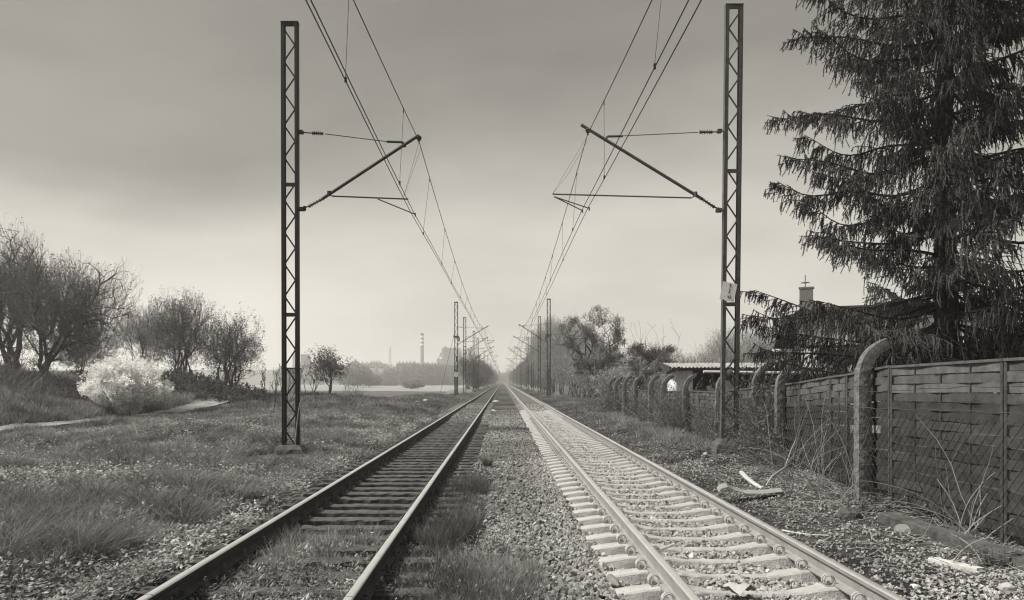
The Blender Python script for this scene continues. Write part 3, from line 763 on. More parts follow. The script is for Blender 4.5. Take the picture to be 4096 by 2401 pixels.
for k, (x, y, z) in enumerate(pts):
    c = CP(x, y, 12.6); V += [c+[0,-.10,-.01], c+[.02,.10,.03*(k < 3)+.0], c+[0,-.10,-.018], c+[.02,.10,.022]]
F = []
for k in range(len(pts)-1):
    a = k*4; b = a+4; F += [[a,b,b+1,a+1], [a+2,a+3,b+3,b+2], [a,a+2,b+2,b], [a+1,b+1,b+3,a+3]]
mb.add(V, F); tag(mb.build('metal_strip', M['rail_web_pale']), 'bent strip of sheet metal lying beside the rightmost rail', 'scrap metal')
def stick(name, label, pts, r0, r1, m, cat='stick'):
    P = np.array([CP(p[0], p[1], p[2]) if len(p) == 3 else GP(p[0], p[1], .02) for p in pts]); mb = MB(); mb.tube(P, np.linspace(r0, r1, len(P)), 6); return tag(mb.build(name, m), label, cat)
stick('branch', 'thick broken pale branch lying behind the bent metal strip', [(2966,1892),(2990,1916),(3020,1938),(3050,1955)], .045, .03, M['stick_pale'])
stick('branch', 'dark bare branch leaning up from the ground towards the creeper post', [(3064,1945,13.3),(3090,1905,13.4),(3140,1870,13.7),(3165,1800,14.2),(3186,1752,14.6)], .022, .008, M['cane_pale'])
stick('stick', 'long pale stick lying beside the rightmost rail', [(3130,2122),(3180,2132),(3250,2140),(3315,2142)], .014, .008, M['stick_pale'])
stick('stick', 'short pale twig lying just below the long stick', [(3265,2172),(3300,2160),(3325,2146)], .008, .006, M['stick_pale'])
stick('stick', 'broken stick lying between concrete sleepers of the right track', [(2640,2200,8.2),(2665,2190,8.25),(2698,2178,8.3)], .012, .016, M['stick_pale'])
def pebble(name, label, c, r, m, cat='stone', sq=.7, seed=0):
    rr = rng_(seed+int(r*9999)); bm = bmesh.new(); bmesh.ops.create_icosphere(bm, subdivisions=2, radius=1)
    for v in bm.verts:
        n = .8+.4*vnoise(v.co.x*2+5+seed, v.co.y*2+v.co.z*3+9, 1.0, 40+seed % 5); v.co = Vector((v.co.x*n*r, v.co.y*n*r, v.co.z*n*r*sq))
    me = bpy.data.meshes.new(name); bm.to_mesh(me); bm.free(); me.materials.append(m); o = bpy.data.objects.new(name, me); COL.objects.link(o); o.location = c; return tag(o, label, cat)
pebble('boulder', 'round dark rough stone beside the leafy nettles at the kerb beam', GP(3398,2065,.03), .16, M['foundation_concrete'], 'stone', .75, 1)
pebble('boulder', 'pale flat stone in front of the kerb beam', GP(3620,2122,.03), .13, M['plaster_grey'], 'stone', .55, 2)
pebble('boulder', 'white stone by the foot of the grey mast', GP(2855,1825,.03), .085, M['litter_white'], 'stone', .8, 3)
pebble('boulder', 'small white stone left of the stone at the grey mast', GP(2822,1817,.03), .055, M['litter_white'], 'stone', .8, 4)
pebble('boulder', 'white block near the lower right corner', GP(4030,2357,.03), .07, M['litter_white'], 'stone', .8, 5)
pebble('boulder', 'pale rounded rock in the grass left of the left track', GP(740,2025,.03), .14, M['plaster_grey'], 'stone', .7, 6)
pebble('boulder', 'flat white stone on the gravel between the tracks, far up the line', GP(1985,1607,.03), .35, M['litter_white'], 'stone', .4, 7)
pebble('boulder', 'white stone on the gravel between the tracks, nearer than the flat one', GP(1973,1646,.03), .25, M['litter_white'], 'stone', .45, 8)
for k, (x, y, z, r, w) in enumerate(((1673,1613,60,.30,'left'),(1703,1603,62,.2,'right'))):
    pebble('litter', 'white scrap of litter in the grass far left of the track, %s of the two' % w, CP(x, y, z), r, M['litter_white'], 'litter', .6, 9+k)
mb = MB(); c = CP(2948,2360,6.75); rr = rng_(5); g = [(u, v) for u in np.linspace(-.13,.15,7) for v in np.linspace(-.06,.10,5)]
V = [c+[u+.05*v, v*.9, .03+.035*math.sin(u*30+v*25)+rr.normal(0,.01)-abs(v)*.2] for u, v in g]
F = [[i*5+j, (i+1)*5+j, (i+1)*5+j+1, i*5+j+1] for i in range(6) for j in range(4)]
mb.add(V, F); tag(mb.build('plastic_bag', M['litter_white'], smooth=True), 'crumpled pale plastic bag on the gravel inside the right track', 'litter')
t = thing('bottle', 'small pale bottle lying beside the concrete sleeper ends', 'bottle', CP(2440,2325,7.2)); c = CP(2436,2310,7.3); d = np.array([.25,-.95,-.10]); d = d/np.linalg.norm(d)
mb = MB(); mb.tube([c, c+d*.02, c+d*.15, c+d*.18, c+d*.20, c+d*.235], [.03,.042,.04,.03,.016,.015], 10); mb.build('body', M['clip_steel' if 0 else 'plaster_grey'], t, smooth=True)
mb = MB(); mb.tube([c+d*.232, c+d*.25], .018, 10); mb.build('cap', M['iron_dark'], t)

# ---------------------------------------------------------------- shed and house behind the fence
S0 = 32.0; g = -.2
t = thing('shed', 'low shed with corrugated roof and patchy white plaster behind the fence', 'shed', (10, 34, g))
xl, xr = 6.72, 13.35
mb = MB(); n = 170; xs = np.linspace(xl-.08, xr+.1, n); ph = xs/.15*2*math.pi; V = []
for yy, zz in ((S0-.35, 2.15), (S0+1.7, 2.36)):
    for x, p in zip(xs, ph): V.append((x, yy, zz+.032*math.sin(p)))
for yy, zz in ((S0-.35, 2.15), (S0+1.7, 2.36)):
    for x, p in zip(xs, ph): V.append((x, yy, zz-.012+.032*math.sin(p)))
F = [[i, i+1, n+i+1, n+i] for i in range(n-1)]+[[2*n+i, 3*n+i, 3*n+i+1, 2*n+i+1] for i in range(n-1)]+[[i, 2*n+i, 2*n+i+1, i+1] for i in range(n-1)]
mb.add(V, F); mb.build('corrugated_roof', M['roof_sheet'], t)
mb = MB(); mb.bar((xl-.02, S0-.3, 2.07), (xr, S0-.3, 2.07), .05, .10); mb.bar((xl-.10, S0-.38, 2.02), (xl-.10, S0+1.7, 2.3), .05, .24); mb.bar((xl-.25, S0-.38, 1.9), (xl+.3, S0-.38, 2.14), .04, .10); mb.build('fascia', M['plank_dark'], t)
mb = MB(); mb.tube([(xl+1.2, S0-.42, 1.97), (xr+.0, S0-.42, 1.90)], .055, 10); mb.tube([(xr, S0-.42, 1.90), (xr+.02, S0-.4, 1.3)], .045, 8); mb.build('gutter', M['pvc_pale'], t)
mb = MB(); mb.box((xl+.55, S0+.1, .9), (.66, .2, 2.3)); mb.box((xr-.3, S0+.95, .9), (.2, 1.5, 2.3)); mb.box((xl+.32, S0+.95, .9), (.2, 1.5, 2.3)); mb.build('wall', M['plaster_white'], t)
mb = MB(); mb.box(((xl+xr)/2+.3, S0+.55, .9), (xr-xl-1.1, .15, 2.3)); mb.build('wall', M['plank_dark'], t)
mb = MB(); rr = rng_(3); a = np.linspace(0, 2*math.pi, 22)[:-1]
for cx, cz, rx, rz in ((xl+2.25, 1.05, .62, .62), (xl+3.6, 1.2, .5, .28)):
    R = 1+rr.normal(0, .09, 21); V = [(cx+rx*math.cos(q)*k, S0+.46, cz+rz*math.sin(q)*k) for q, k in zip(a, R)]; V2 = [(x, y-.012, z) for x, y, z in V]
    mb.add(V2+[(cx, S0+.448, cz)], [[j, (j+1)%21, 21] for j in range(21)]); mb.add(V+V2, [[j, (j+1)%21, 21+(j+1)%21, 21+j] for j in range(21)])
mb.build('plaster_patch', M['plaster_white'], t)
mb = MB()
for q in np.linspace(0, 2*math.pi, 13)[:-1]:
    q2 = q+2*math.pi/12; mb.tube([(xl+1.95+.16*math.cos(q), S0+.40, 1.45+.16*math.sin(q)), (xl+1.95+.16*math.cos(q2), S0+.40, 1.45+.16*math.sin(q2))], .045, 5, caps=False)
tag(mb.build('car_tyre', M['iron_dark']), 'small dark tyre hanging on the shed wall', 'tyre')

t = thing('house', 'white rendered house with steep dark roof and brick chimney behind the spruce', 'house', (16.15, 46.0, g)); house = t
X0, X1, Y0, Y1 = 16.15, 27.0, 46.0, 57.0
mb = MB(); mb.box(((X0+X1)/2, (Y0+Y1)/2, 1.6), (X1-X0, Y1-Y0, 3.7)); mb.box(((X0+X1)/2+.25, (Y0+Y1)/2, 4.4), (X1-X0-.9, Y1-Y0-.02, 1.5)); mb.build('wall', M['plaster_white'], t)
prof = [(15.62, 3.45), (16.2, 5.3), (18.4, 5.75), (24.8, 5.75), (27.0, 5.3), (27.6, 3.45)]
mb = MB(); V = []
for (x, z) in prof: V += [(x, Y0-.7, z), (x, Y1+.5, z), (x, Y0-.7, z-.16), (x, Y1+.5, z-.16)]
F = []
for k in range(5): a = k*4; b = a+4; F += [[a,b,b+1,a+1], [a+2,a+3,b+3,b+2], [a,a+2,b+2,b], [a+1,b+1,b+3,a+3]]
F += [[0,1,3,2], [20,22,23,21]]
mb.add(V, F); mb.build('roof', M['roof_dark'], t)
mb = MB(); mb.box((15.82, (Y0+Y1)/2-.1, 3.36), (.45, Y1-Y0+1.3, .14)); mb.build('eaves_board', M['plaster_white'], t)
ch = thing('chimney', None, None); ch.parent = t; del_l = [k for k in ch.keys()]
ch.location = Vector((17.17, 49.74, 6))-world_loc(t)
mb = MB(); mb.box((17.17, 49.74, 6.3), (.74, .74, 1.94)); co = mb.build('stack', M['mortar'], ch)
mb = MB()
for k in range(15):
    z = 5.42+k*.125; o = .0 if k % 2 else .17
    for q in range(-1, 3):
        a, b = max(-.37, -.37+q*.34+o-.17), min(.37, -.37+(q+1)*.34+o-.17-.018)
        if b-a > .04:
            mb.box((17.17+(a+b)/2, 49.74-.373, z), (b-a, .02, .105)); mb.box((17.17-.373, 49.74+(a+b)/2, z), (.02, b-a, .105))
mb.build('bricks', M['brick_face'], ch)
mb = MB(); mb.box((17.17, 49.74, 7.30), (.86, .86, .07)); mb.build('cap', M['brick_face'], ch)
mb = MB(); mb.tube([(17.1, 49.74, 7.3), (17.1, 49.74, 8.1)], .03, 6); mb.tube([(17.1, 49.74, 7.62), (17.1, 49.74, 7.66)], [.28, .22], 10); mb.build('antenna', M['iron_dark'], t)
w = thing('window', None, None); w.parent = t; w.location = Vector((16.85, Y0, 3.1))-world_loc(t)
mb = MB(); mb.box((16.85, Y0-.02, 3.08), (.36, .06, .95)); mb.build('frame', M['plaster_grey'], w)
mb = MB()
for k in range(10): mb.box((16.85, Y0-.06, 2.68+k*.088), (.30, .03, .045))
mb.build('shutter', M['pvc_pale'], w)
house.rotation_euler.z = math.radians(-24)
t = thing('annex', 'long grey rendered building half hidden under the spruce branches', 'building', (20, 27, g))
mb = MB(); mb.box((20.5, 29.5, 1.2), (15.5, 5, 2.9)); mb.build('wall', M['plaster_grey'], t)
mb = MB(); mb.box((20.5, 29.5, 2.72), (16.1, 5.6, .14)); mb.build('roof', M['roof_dark'], t)
for wx, ww in ((15.3, .9), (17.35, 1.5)):
    w = thing('window', None, None); w.parent = t; w.location = Vector((wx, 27, 1.7))-world_loc(t)
    mb = MB()
    for s in (-1, 1): mb.box((wx+s*ww/2, 26.97, 1.75), (.09, .08, 1.3))
    for zz in (1.12, 2.38): mb.box((wx, 26.965, zz), (ww+.09, .08, .09))
    mb.build('frame', M['pvc_pale'], w); mb = MB(); mb.box((wx, 26.985, 1.75), (ww-.09, .05, 1.2)); mb.build('pane', M['far_window'], w)
t = thing('hut', 'small grey concrete hut with flat roof seen behind the near left mast', 'hut', (-15.0, 58, 1))
mb = MB(); mb.box((-15.53, 58.8, 1.4), (1.06, 1.2, 2.2)); mb.build('wall', M['far_wall_pale'], t)
mb = MB(); mb.box((-15.53, 58.75, 2.53), (1.16, 1.3, .10)); mb.build('roof', M['plank_dark'], t)
mb = MB(); mb.box((-15.5, 58.18, 1.55), (.5, .04, 1.3)); mb.build('door', M['far_wall_pale'], t)
# ---------------------------------------------------------------- trees
def grow(seed, P, D, L, R, levels, minr=.004):
    """branches level by level; returns (A,B,ra,rb,level) segments and the tips of the last level"""
    r = rng_(seed); out = []; tips = None; P = np.atleast_2d(np.array(P, float)); D = nz(np.atleast_2d(np.array(D, float)))
    L = np.broadcast_to(np.array(L, float), (len(P),)).copy(); R = np.broadcast_to(np.array(R, float), (len(P),)).copy()
    for li, lv in enumerate(levels):
        n = len(P); k = lv['k']; pts = np.empty((n, k+1, 3)); dirs = np.empty((n, k, 3)); rad = np.empty((n, k+1)); pts[:,0] = P; d = D.copy(); rad[:,0] = R
        for j in range(k):
            d = nz(d+r.normal(0, lv['w'], (n, 3))+np.array([0, 0, lv['up']])); dirs[:,j] = d
            pts[:,j+1] = pts[:,j]+d*(L/k)[:,None]; rad[:,j+1] = np.maximum(minr, R*(1-(1-lv.get('taper', .4))*(j+1)/k))
        out.append((pts[:,:-1].reshape(-1,3), pts[:,1:].reshape(-1,3), rad[:,:-1].ravel(), rad[:,1:].ravel(), li))
        if 'n' not in lv or li == len(levels)-1: tips = (pts, dirs, rad); break
        m = lv['n']; t = r.uniform(lv['t0'], 1.0, (n, m)); t[:,0] = 1.0; x = np.minimum(t*k, k-1e-6); i = x.astype(int); f = (x-i)[...,None]; a = np.arange(n)[:,None]
        pos = pts[a,i]*(1-f)+pts[a,i+1]*f; dd = dirs[a,i]; pr = nz(np.cross(dd, r.normal(size=dd.shape))); an = r.normal(lv['ang'], lv.get('sa', .15), (n, m, 1)); an[:,0] *= .5
        nd = nz(np.cos(an)*dd+np.sin(an)*pr); P = pos.reshape(-1, 3); D = nd.reshape(-1, 3)
        L = (L[:,None]*lv['ratio']*(1.25-.6*t)*r.uniform(.6, 1.2, (n, m))).ravel(); R = np.maximum(minr, np.interp(t, [0, 1], [1, lv.get('taper', .4)])*R[:,None]*lv.get('rr', .62)).ravel()
    return out, tips
def fit(out, tips, base, H_, W_, keepz=0.0, lean=0.0):
    """scale the grown tree to a height and a width about its foot"""
    allp = tips[0].reshape(-1, 3)-base; zt = np.percentile(allp[:,2], 99.3); wx = (np.percentile(allp[:,0], 99)-np.percentile(allp[:,0], 1)); wy = (np.percentile(allp[:,1], 99)-np.percentile(allp[:,1], 1))
    cx = (np.percentile(allp[:,0], 99)+np.percentile(allp[:,0], 1))/2
    s = np.array([W_/wx, W_/wy, H_/zt])
    def g(p):
        q = (p-base)*s; q = q.copy(); q[..., 0] -= (cx*s[0]-lean)*np.clip(q[..., 2]/H_, 0, 1); return q+base
    o = [(g(a), g(b), ra, rb, l) for a, b, ra, rb, l in out]
    T = (g(tips[0]), nz(tips[1]*s), tips[2]); return o, T
LV = lambda *a: list(a)
def bushy(up=.10, n1=6, n2=7, n3=6, n4=4, w=.16, ang=.55):
    return [dict(k=5, w=.10, up=.04, n=n1, t0=.25, ang=ang, ratio=.78, rr=.60, taper=.5),
            dict(k=5, w=w, up=up, n=n2, t0=.15, ang=ang*1.15, ratio=.55, rr=.55, taper=.4),
            dict(k=4, w=w, up=up, n=n3, t0=.1, ang=ang*1.2, ratio=.55, rr=.55, taper=.4),
            dict(k=3, w=w, up=up, n=n4, t0=.1, ang=ang*1.2, ratio=.55, rr=.7, taper=.5),
            dict(k=2, w=w, up=up)]
def tree(name, label, cat, base, H_, W_, stems, levels, seed, group=None, minr=.006, leaf=0, leafsize=.05, leaf_mat='bud_leaf', leaf_tone=(.3, .8), trunk_levels=2, lean=0.0, R0=.14, leafname='foliage', drop=0.0, twig='bare_twig', spreadn=.5):
    r = rng_(seed+999); base = np.array(base, float); base[2] = float(H(base[0], base[1]))-.1 if base[2] is None or np.isnan(base[2]) else base[2]
    n = stems; a = r.uniform(0, 2*math.pi, n); sp = r.uniform(.2, 1, n)*spreadn if n > 1 else np.zeros(1)+.05
    D = np.stack([np.cos(a)*sp, np.sin(a)*sp, np.ones(n)], 1); P = base+np.stack([np.cos(a)*.18*(n > 1), np.sin(a)*.18*(n > 1), 0*a], 1)
    out, tips = grow(seed, P, D, r.uniform(.8, 1.1, n), 1.0, levels, 0)
    out, tips = fit(out, tips, base, H_, W_, lean=lean)
    t = thing(name, label, cat, base, group)
    tr = MB(); cr_ = MB()
    for A, B, ra, rb, l in out:
        ra, rb = np.maximum(ra*R0, minr), np.maximum(rb*R0, minr*.9)
        if l < trunk_levels: tr.prisms(A, B, ra, rb, 7)
        else: cr_.prisms(A, B, ra, rb, 3)
    tr.build('trunk', M['bark'], t); crown = cr_.build('crown', M[twig], t)
    if leaf:
        pts, dirs, rad = tips; m = pts.shape[0]; q = r.integers(0, m, leaf); k = pts.shape[1]-1; i = r.integers(0, k, leaf); f = r.random((leaf, 1))
        C = pts[q, i]*(1-f)+pts[q, i+1]*f; Dd = dirs[q, i]+r.normal(0, .55, (leaf, 3))-np.array([0, 0, drop])
        L = r.uniform(.6, 1.3, leaf)*leafsize; mb = MB(); tone = r.uniform(leaf_tone[0], leaf_tone[1], leaf)*(.75+.5*vnoise(C[:,0]+C[:,1], C[:,2], 1.1, 60))
        mb.leaves(C, Dd, r.normal(size=(leaf, 3)), L, L*.55, tone); mb.build(leafname, M[leaf_mat], t)
    return t
def gb(px, Z, dz=-.08): x = (px-VX)/FPX*Z; return (x, Z, float(H(x, Z))+dz)

def nearest(Q, S):
    out = np.empty(len(Q), int)
    for a in range(0, len(Q), 400):
        d = ((Q[a:a+400,None,:]-S[None])**2).sum(-1); out[a:a+400] = d.argmin(1)
    return out
def bez(A, C, B, k, wig, r):
    s = np.linspace(0, 1, k+1)[None,:,None]; P = A[:,None]*(1-s)**2+2*C[:,None]*s*(1-s)+B[:,None]*s**2
    L = np.linalg.norm(B-A, axis=1)[:,None,None]; n = r.normal(0, wig, P.shape)*L; n[:,0] = 0; n[:,-1] = 0; return P+n
def filled_tree(name, label, cat, base, H_, W_, seed, stems=6, n2=90, n3=900, n4=7000, zc=.56, hz=.46, bottom=.0, lean=0.0, group=None, R0=.12, tr=.006, tl_=.35, leaf=0, leafsize=.07, leaf_mat='bud_leaf', leaf_tone=(.3, .8), leafname='foliage', up=.5, gap=.22, gscale=.28, wig=.05, pads=0, padsize=(.9, .3), shell=.55, drop=0.0, stem_sp=.16, fork=.25, twig='bare_twig', lump=.35, D_=1.0):
    """tree whose limbs, branches and twigs reach out to fill an uneven crown"""
    r = rng_(seed); base = np.array(base, float); t = thing(name, label, cat, base, group)
    ctr = base+np.array([lean, 0, H_*zc]); half = np.array([W_/2, W_/2*D_, H_*hz])
    def env(n, pw, gaps=True):
        out = np.zeros((0, 3))
        while len(out) < n:
            m = n*3; d = nz(r.normal(size=(m, 3))); q = r.random(m)**pw; an = np.arctan2(d[:,1], d[:,0])
            lr = 1-lump+lump*1.5*vnoise(an*1.6+seed, d[:,2]*2.2+20+an*.5, .55, 61+seed % 9); p = ctr+d*(q*lr)[:,None]*half
            zz = (p[:,2]-base[2])/H_; p[:,0] = base[0]+(p[:,0]-base[0])*np.clip(.35+zz*1.6, .35, 1); p[:,1] = base[1]+(p[:,1]-base[1])*np.clip(.35+zz*1.6, .35, 1)
            k = p[:,2] > base[2]+bottom*H_
            if gaps: k &= vnoise(p[:,0]+p[:,1]*.6+seed, p[:,2]+p[:,1]*.4, W_*gscale*.5, 65+seed % 9) > gap
            out = np.vstack([out, p[k]])
        return out[:n]
    if pads: pc = env(pads, .30, False); pc[:,2] = np.maximum(pc[:,2], base[2]+.3*H_)
    trunk = MB(); crown = MB()
    if stems == 1:
        f = base+np.array([lean*.35, 0, H_*fork]); P0 = bez(base[None], (base+f)[None]/2+[[.06*H_*r.normal(), 0, 0]], f[None], 6, .012, r); trunk.tube(P0[0], np.linspace(R0, R0*.78, 7), 9)
        kk = 6 if pads else 7; B = env(40, .2, False); B = B[np.argsort(-B[:,2])][:kk*2][::2] if not pads else pc[r.permutation(pads)[:kk]]; A = np.repeat(f[None], len(B), 0)-[0,0,.06]; C = A+(B-A)*[.45,.45,.2]+[0,0,.12*H_]; r1 = R0*.62
    else:
        B = env(stems, .25, False); B[:,2] = base[2]+(B[:,2]-base[2])*.35+H_*.55; B[:,:2] = base[:2]+(B[:,:2]-base[:2])*.8; a = r.uniform(0, 6.28, stems); A = base+np.stack([np.cos(a)*stem_sp, np.sin(a)*stem_sp, 0*a-.1], 1); C = A+(B-A)*[.30,.30,.55]; r1 = R0
    P1 = bez(A, C, B, 9, wig*.4, r); R1 = r1*r.uniform(.65, 1.0, len(B))[:,None]*np.linspace(1, .22, 10)[None]
    for p, q in zip(P1, R1): trunk.tube(p, q, 7)
    S = P1[:,2:].reshape(-1, 3); SR = R1[:,2:].ravel(); T_ = nz(np.gradient(P1, axis=1))[:,2:].reshape(-1, 3)
    if pads: B = pc
    else: B = env(n2, .40)
    for li, (n, k, wg) in enumerate(((len(B), 6, wig*1.5), (n3, 4, wig*1.6), (n4, 2, wig*1.5))):
        if li == 0: tgt = B
        elif pads: i = r.integers(0, len(pc), n); tgt = pc[i]+nz(r.normal(size=(n, 3)))*(r.random((n, 1))**.5)*np.array([padsize[0], padsize[0], padsize[1]])
        elif li == 1: tgt = env(n, shell)
        else: tgt = env(n, shell*.85)
        low = tgt-(tgt-base)*np.array([.10, .10, .14])*(1 if li < 2 else .5); i = nearest(low, S); A = S[i]; d = tgt-A; L = np.linalg.norm(d, axis=1, keepdims=True)
        mx = (1e9, W_*.30, tl_)[li]; tgt = A+d/np.maximum(L, 1e-6)*np.minimum(L, mx); L = np.minimum(L, mx)
        if li == 2: tgt = tgt+(np.array([0, 0, up])+r.normal(0, .35, (n, 3)))*L*.6
        C = A+T_[i]*L*.35+(tgt-A)*.3+np.array([0, 0, .10])*L*(0 if pads else 1); P = bez(A, C, tgt, k, wg, r)
        ra = np.minimum(SR[i]*.62, (R0*.28, R0*.11, tr*1.5)[li])[:,None]*np.linspace(1, (.35, .4, .6)[li], k+1)[None]; ra = np.maximum(ra, tr*(.9 if li < 2 else .6))
        (trunk if li == 0 else crown).prisms(P[:,:-1].reshape(-1, 3), P[:,1:].reshape(-1, 3), ra[:,:-1].ravel(), ra[:,1:].ravel(), 5 if li == 0 else 3)
        S = np.vstack([S, P[:,1:].reshape(-1, 3)]) if li == 0 else P[:,1:].reshape(-1, 3); SR = np.concatenate([SR, ra[:,1:].ravel()]) if li == 0 else ra[:,1:].ravel()
        g = nz(np.gradient(P, axis=1))[:,1:].reshape(-1, 3); T_ = np.vstack([T_, g]) if li == 0 else g
    trunk.build('trunk', M['bark'], t); crown.build('crown', M[twig], t)
    if leaf:
        i = r.integers(0, len(S), leaf); C = S[i]+r.normal(0, leafsize*.5, (leaf, 3)); Dd = T_[i]+r.normal(0, .6, (leaf, 3))-np.array([0, 0, drop]); L = leafsize*r.uniform(.6, 1.3, leaf)
        tone = r.uniform(leaf_tone[0], leaf_tone[1], leaf)*(.75+.5*vnoise(C[:,0]+C[:,1], C[:,2], W_*.09, 60)); mb = MB(); mb.leaves(C, Dd, r.normal(size=(leaf, 3)), L, L*.6, tone); mb.build(leafname, M[leaf_mat], t)
    return t
BG = 'budding trees on the left bank'
filled_tree('willow_tree', 'largest bare budding tree, several dark stems, cut by the left edge', 'tree', gb(40, 49), 9.3, 9.5, 11, 5, 130, 1500, 11000, zc=.58, hz=.45, lean=-.4, group=BG, lump=.55, R0=.20, tr=.0055, tl_=.55, leaf=6000, leafsize=.10, gap=.12)
filled_tree('willow_tree', 'broad bare tree with forked dark trunk right of the largest tree', 'tree', gb(160, 47), 8.4, 8.6, 12, 4, 120, 1500, 11000, zc=.56, hz=.46, lean=1.7, group=BG, lump=.55, R0=.19, tr=.0055, tl_=.55, leaf=6000, leafsize=.10, gap=.14, bottom=.12)
filled_tree('willow_tree', 'rounded many-stemmed bare bush, left of the pair on the bramble mound', 'tree', gb(725, 60), 7.3, 6.2, 13, 9, 90, 1100, 8500, zc=.52, hz=.50, lean=-.1, group=BG, lump=.55, R0=.085, tr=.006, tl_=.5, leaf=8000, leafsize=.11, gap=.15, stem_sp=.45)
filled_tree('willow_tree', 'rounded many-stemmed bare bush, right of the pair on the bramble mound', 'tree', gb(915, 60), 6.4, 6.0, 14, 9, 90, 900, 7000, zc=.52, hz=.50, lean=.1, group=BG, lump=.55, R0=.085, tr=.006, tl_=.5, leaf=7000, leafsize=.11, gap=.15, stem_sp=.45)
filled_tree('blossom_bush', 'white blossoming bush glowing in front of the bare trees', 'bush', gb(500, 43), 3.45, 4.5, 15, 12, 110, 1300, 4500, zc=.50, hz=.50, R0=.04, tr=.0035, tl_=.40, leaf=70000, leafsize=.08, leaf_mat='blossom_petal', leaf_tone=(.56, .66), leafname='blossom', up=.3, gap=.20, bottom=.10, stem_sp=.35, lump=.45, shell=.35)
for k, (px, Z, h_, w_) in enumerate(((330, 58, 4.2, 6), (575, 64, 6.2, 5.5))):
    filled_tree('thicket_bush', ['pale bare bush behind the blossoming bush, on its left', 'pale bare bush between the blossoming bush and the paired bushes'][k], 'bush', gb(px, Z), h_, w_, 16+k, 8, 60, 700, 6000, tr=.009, tl_=.5, leaf=6000, leafsize=.09, leaf_tone=(.9, 1.6), R0=.06, stem_sp=.4, leaf_mat='weed_leaf', twig='pale_twig')
for k, (px, Z, h_, w_, w) in enumerate(((1090, 52, 3.0, 1.6, 'left of'), (1160, 56, 2.9, 1.8, 'behind'), (1235, 60, 2.0, 1.6, 'right of'))):
    tree('sapling', 'bare whip-like sapling %s the near left mast' % w, 'shrub', gb(px, Z), h_, w_, 4, [dict(k=6, w=.12, up=.10, n=4, t0=.15, ang=.6, ratio=.6, rr=.6), dict(k=5, w=.12, up=.2, n=3, t0=.2, ang=.5, ratio=.5, rr=.6), dict(k=4, w=.1, up=.2)], 20+k, None, .010, 160, .12, R0=.035)
filled_tree('small_tree', 'small lone tree with drooping seed clusters in the meadow right of the left mast', 'tree', gb(1317, 63), 4.05, 4.0, 25, 3, 40, 260, 1500, zc=.62, hz=.40, lean=-.1, R0=.07, tr=.009, tl_=.5, leaf=3200, leafsize=.12, leaf_tone=(.15, .5), drop=.7, gap=.38, gscale=.5, bottom=.28, up=0.2, stem_sp=.06, lump=.5)

# bramble mound and tall dry stalks on the bank
def scatter_shrub(name, label, cat, cx, cy, rx, ry, n, h, seed, m='bare_twig', leaf=0, ls=.06, rad=.007, tone=(.3, .7), lm='weed_leaf'):
    r = rng_(seed); a = r.uniform(0, 2*math.pi, n); q = np.sqrt(r.random(n)); X, Y = cx+rx*q*np.cos(a), cy+ry*q*np.sin(a); Z = H(X, Y)
    hh = h*(1-.55*q**2)*r.uniform(.5, 1.1, n)
    out, tips = grow(seed, np.stack([X, Y, Z-.03], 1), np.stack([r.normal(0, .35, n), r.normal(0, .35, n), np.ones(n)], 1), hh, 1.0, [dict(k=5, w=.16, up=.0, n=4, t0=.25, ang=.6, ratio=.4, rr=.6), dict(k=3, w=.2, up=.02)], 0)
    t = thing(name, label, cat, (cx, cy, float(H(cx, cy)))); mb = MB()
    for A, B, ra, rb, l in out: mb.prisms(A, B, np.maximum(ra*rad, rad*.55), np.maximum(rb*rad, rad*.5), 3)
    mb.build('stems', M[m], t)
    if leaf:
        pts, dirs, rd = tips; mm = pts.shape[0]; q = r.integers(0, mm, leaf); i = r.integers(0, pts.shape[1]-1, leaf); C = pts[q, i]+r.normal(0, .03, (leaf, 3)); L = ls*r.uniform(.6, 1.3, leaf)
        mb = MB(); mb.leaves(C, dirs[q, i]+r.normal(0, .7, (leaf, 3)), r.normal(size=(leaf, 3)), L, L*.65, r.uniform(tone[0], tone[1], leaf)); mb.build('foliage', M[lm], t)
    return t
scatter_shrub('bramble_bush', 'low tangled bramble thicket covering the mound under the paired bushes', 'bramble', -22.2, 57.5, 5.2, 3.0, 700, 1.3, 31, leaf=16000, ls=.13, rad=.012, tone=(.15, .55))
scatter_shrub('bramble_bush', 'dark low scrub under the largest bare trees at the left edge', 'scrub', -28.5, 45, 6, 2.0, 600, 1.7, 32, leaf=7000, ls=.10, rad=.011, tone=(.15, .5))
scatter_shrub('dry_stalks', 'tall thin leaning stalks at the left edge on the bank', 'dry stalks', -23.0, 37.5, 1.8, 2.2, 120, 2.6, 33, rad=.012)
scatter_shrub('weed_stalks', 'thin dry weed stalks in the meadow left of the lone small tree', 'dry stalks', -15.6, 52, 1.6, 2.0, 60, 1.0, 34, rad=.009)
scatter_shrub('weed_stalks', 'pale dry weed tuft right of the lone small tree', 'dry stalks', -11.8, 62, 1.0, 1.5, 50, 1.4, 35, rad=.010)

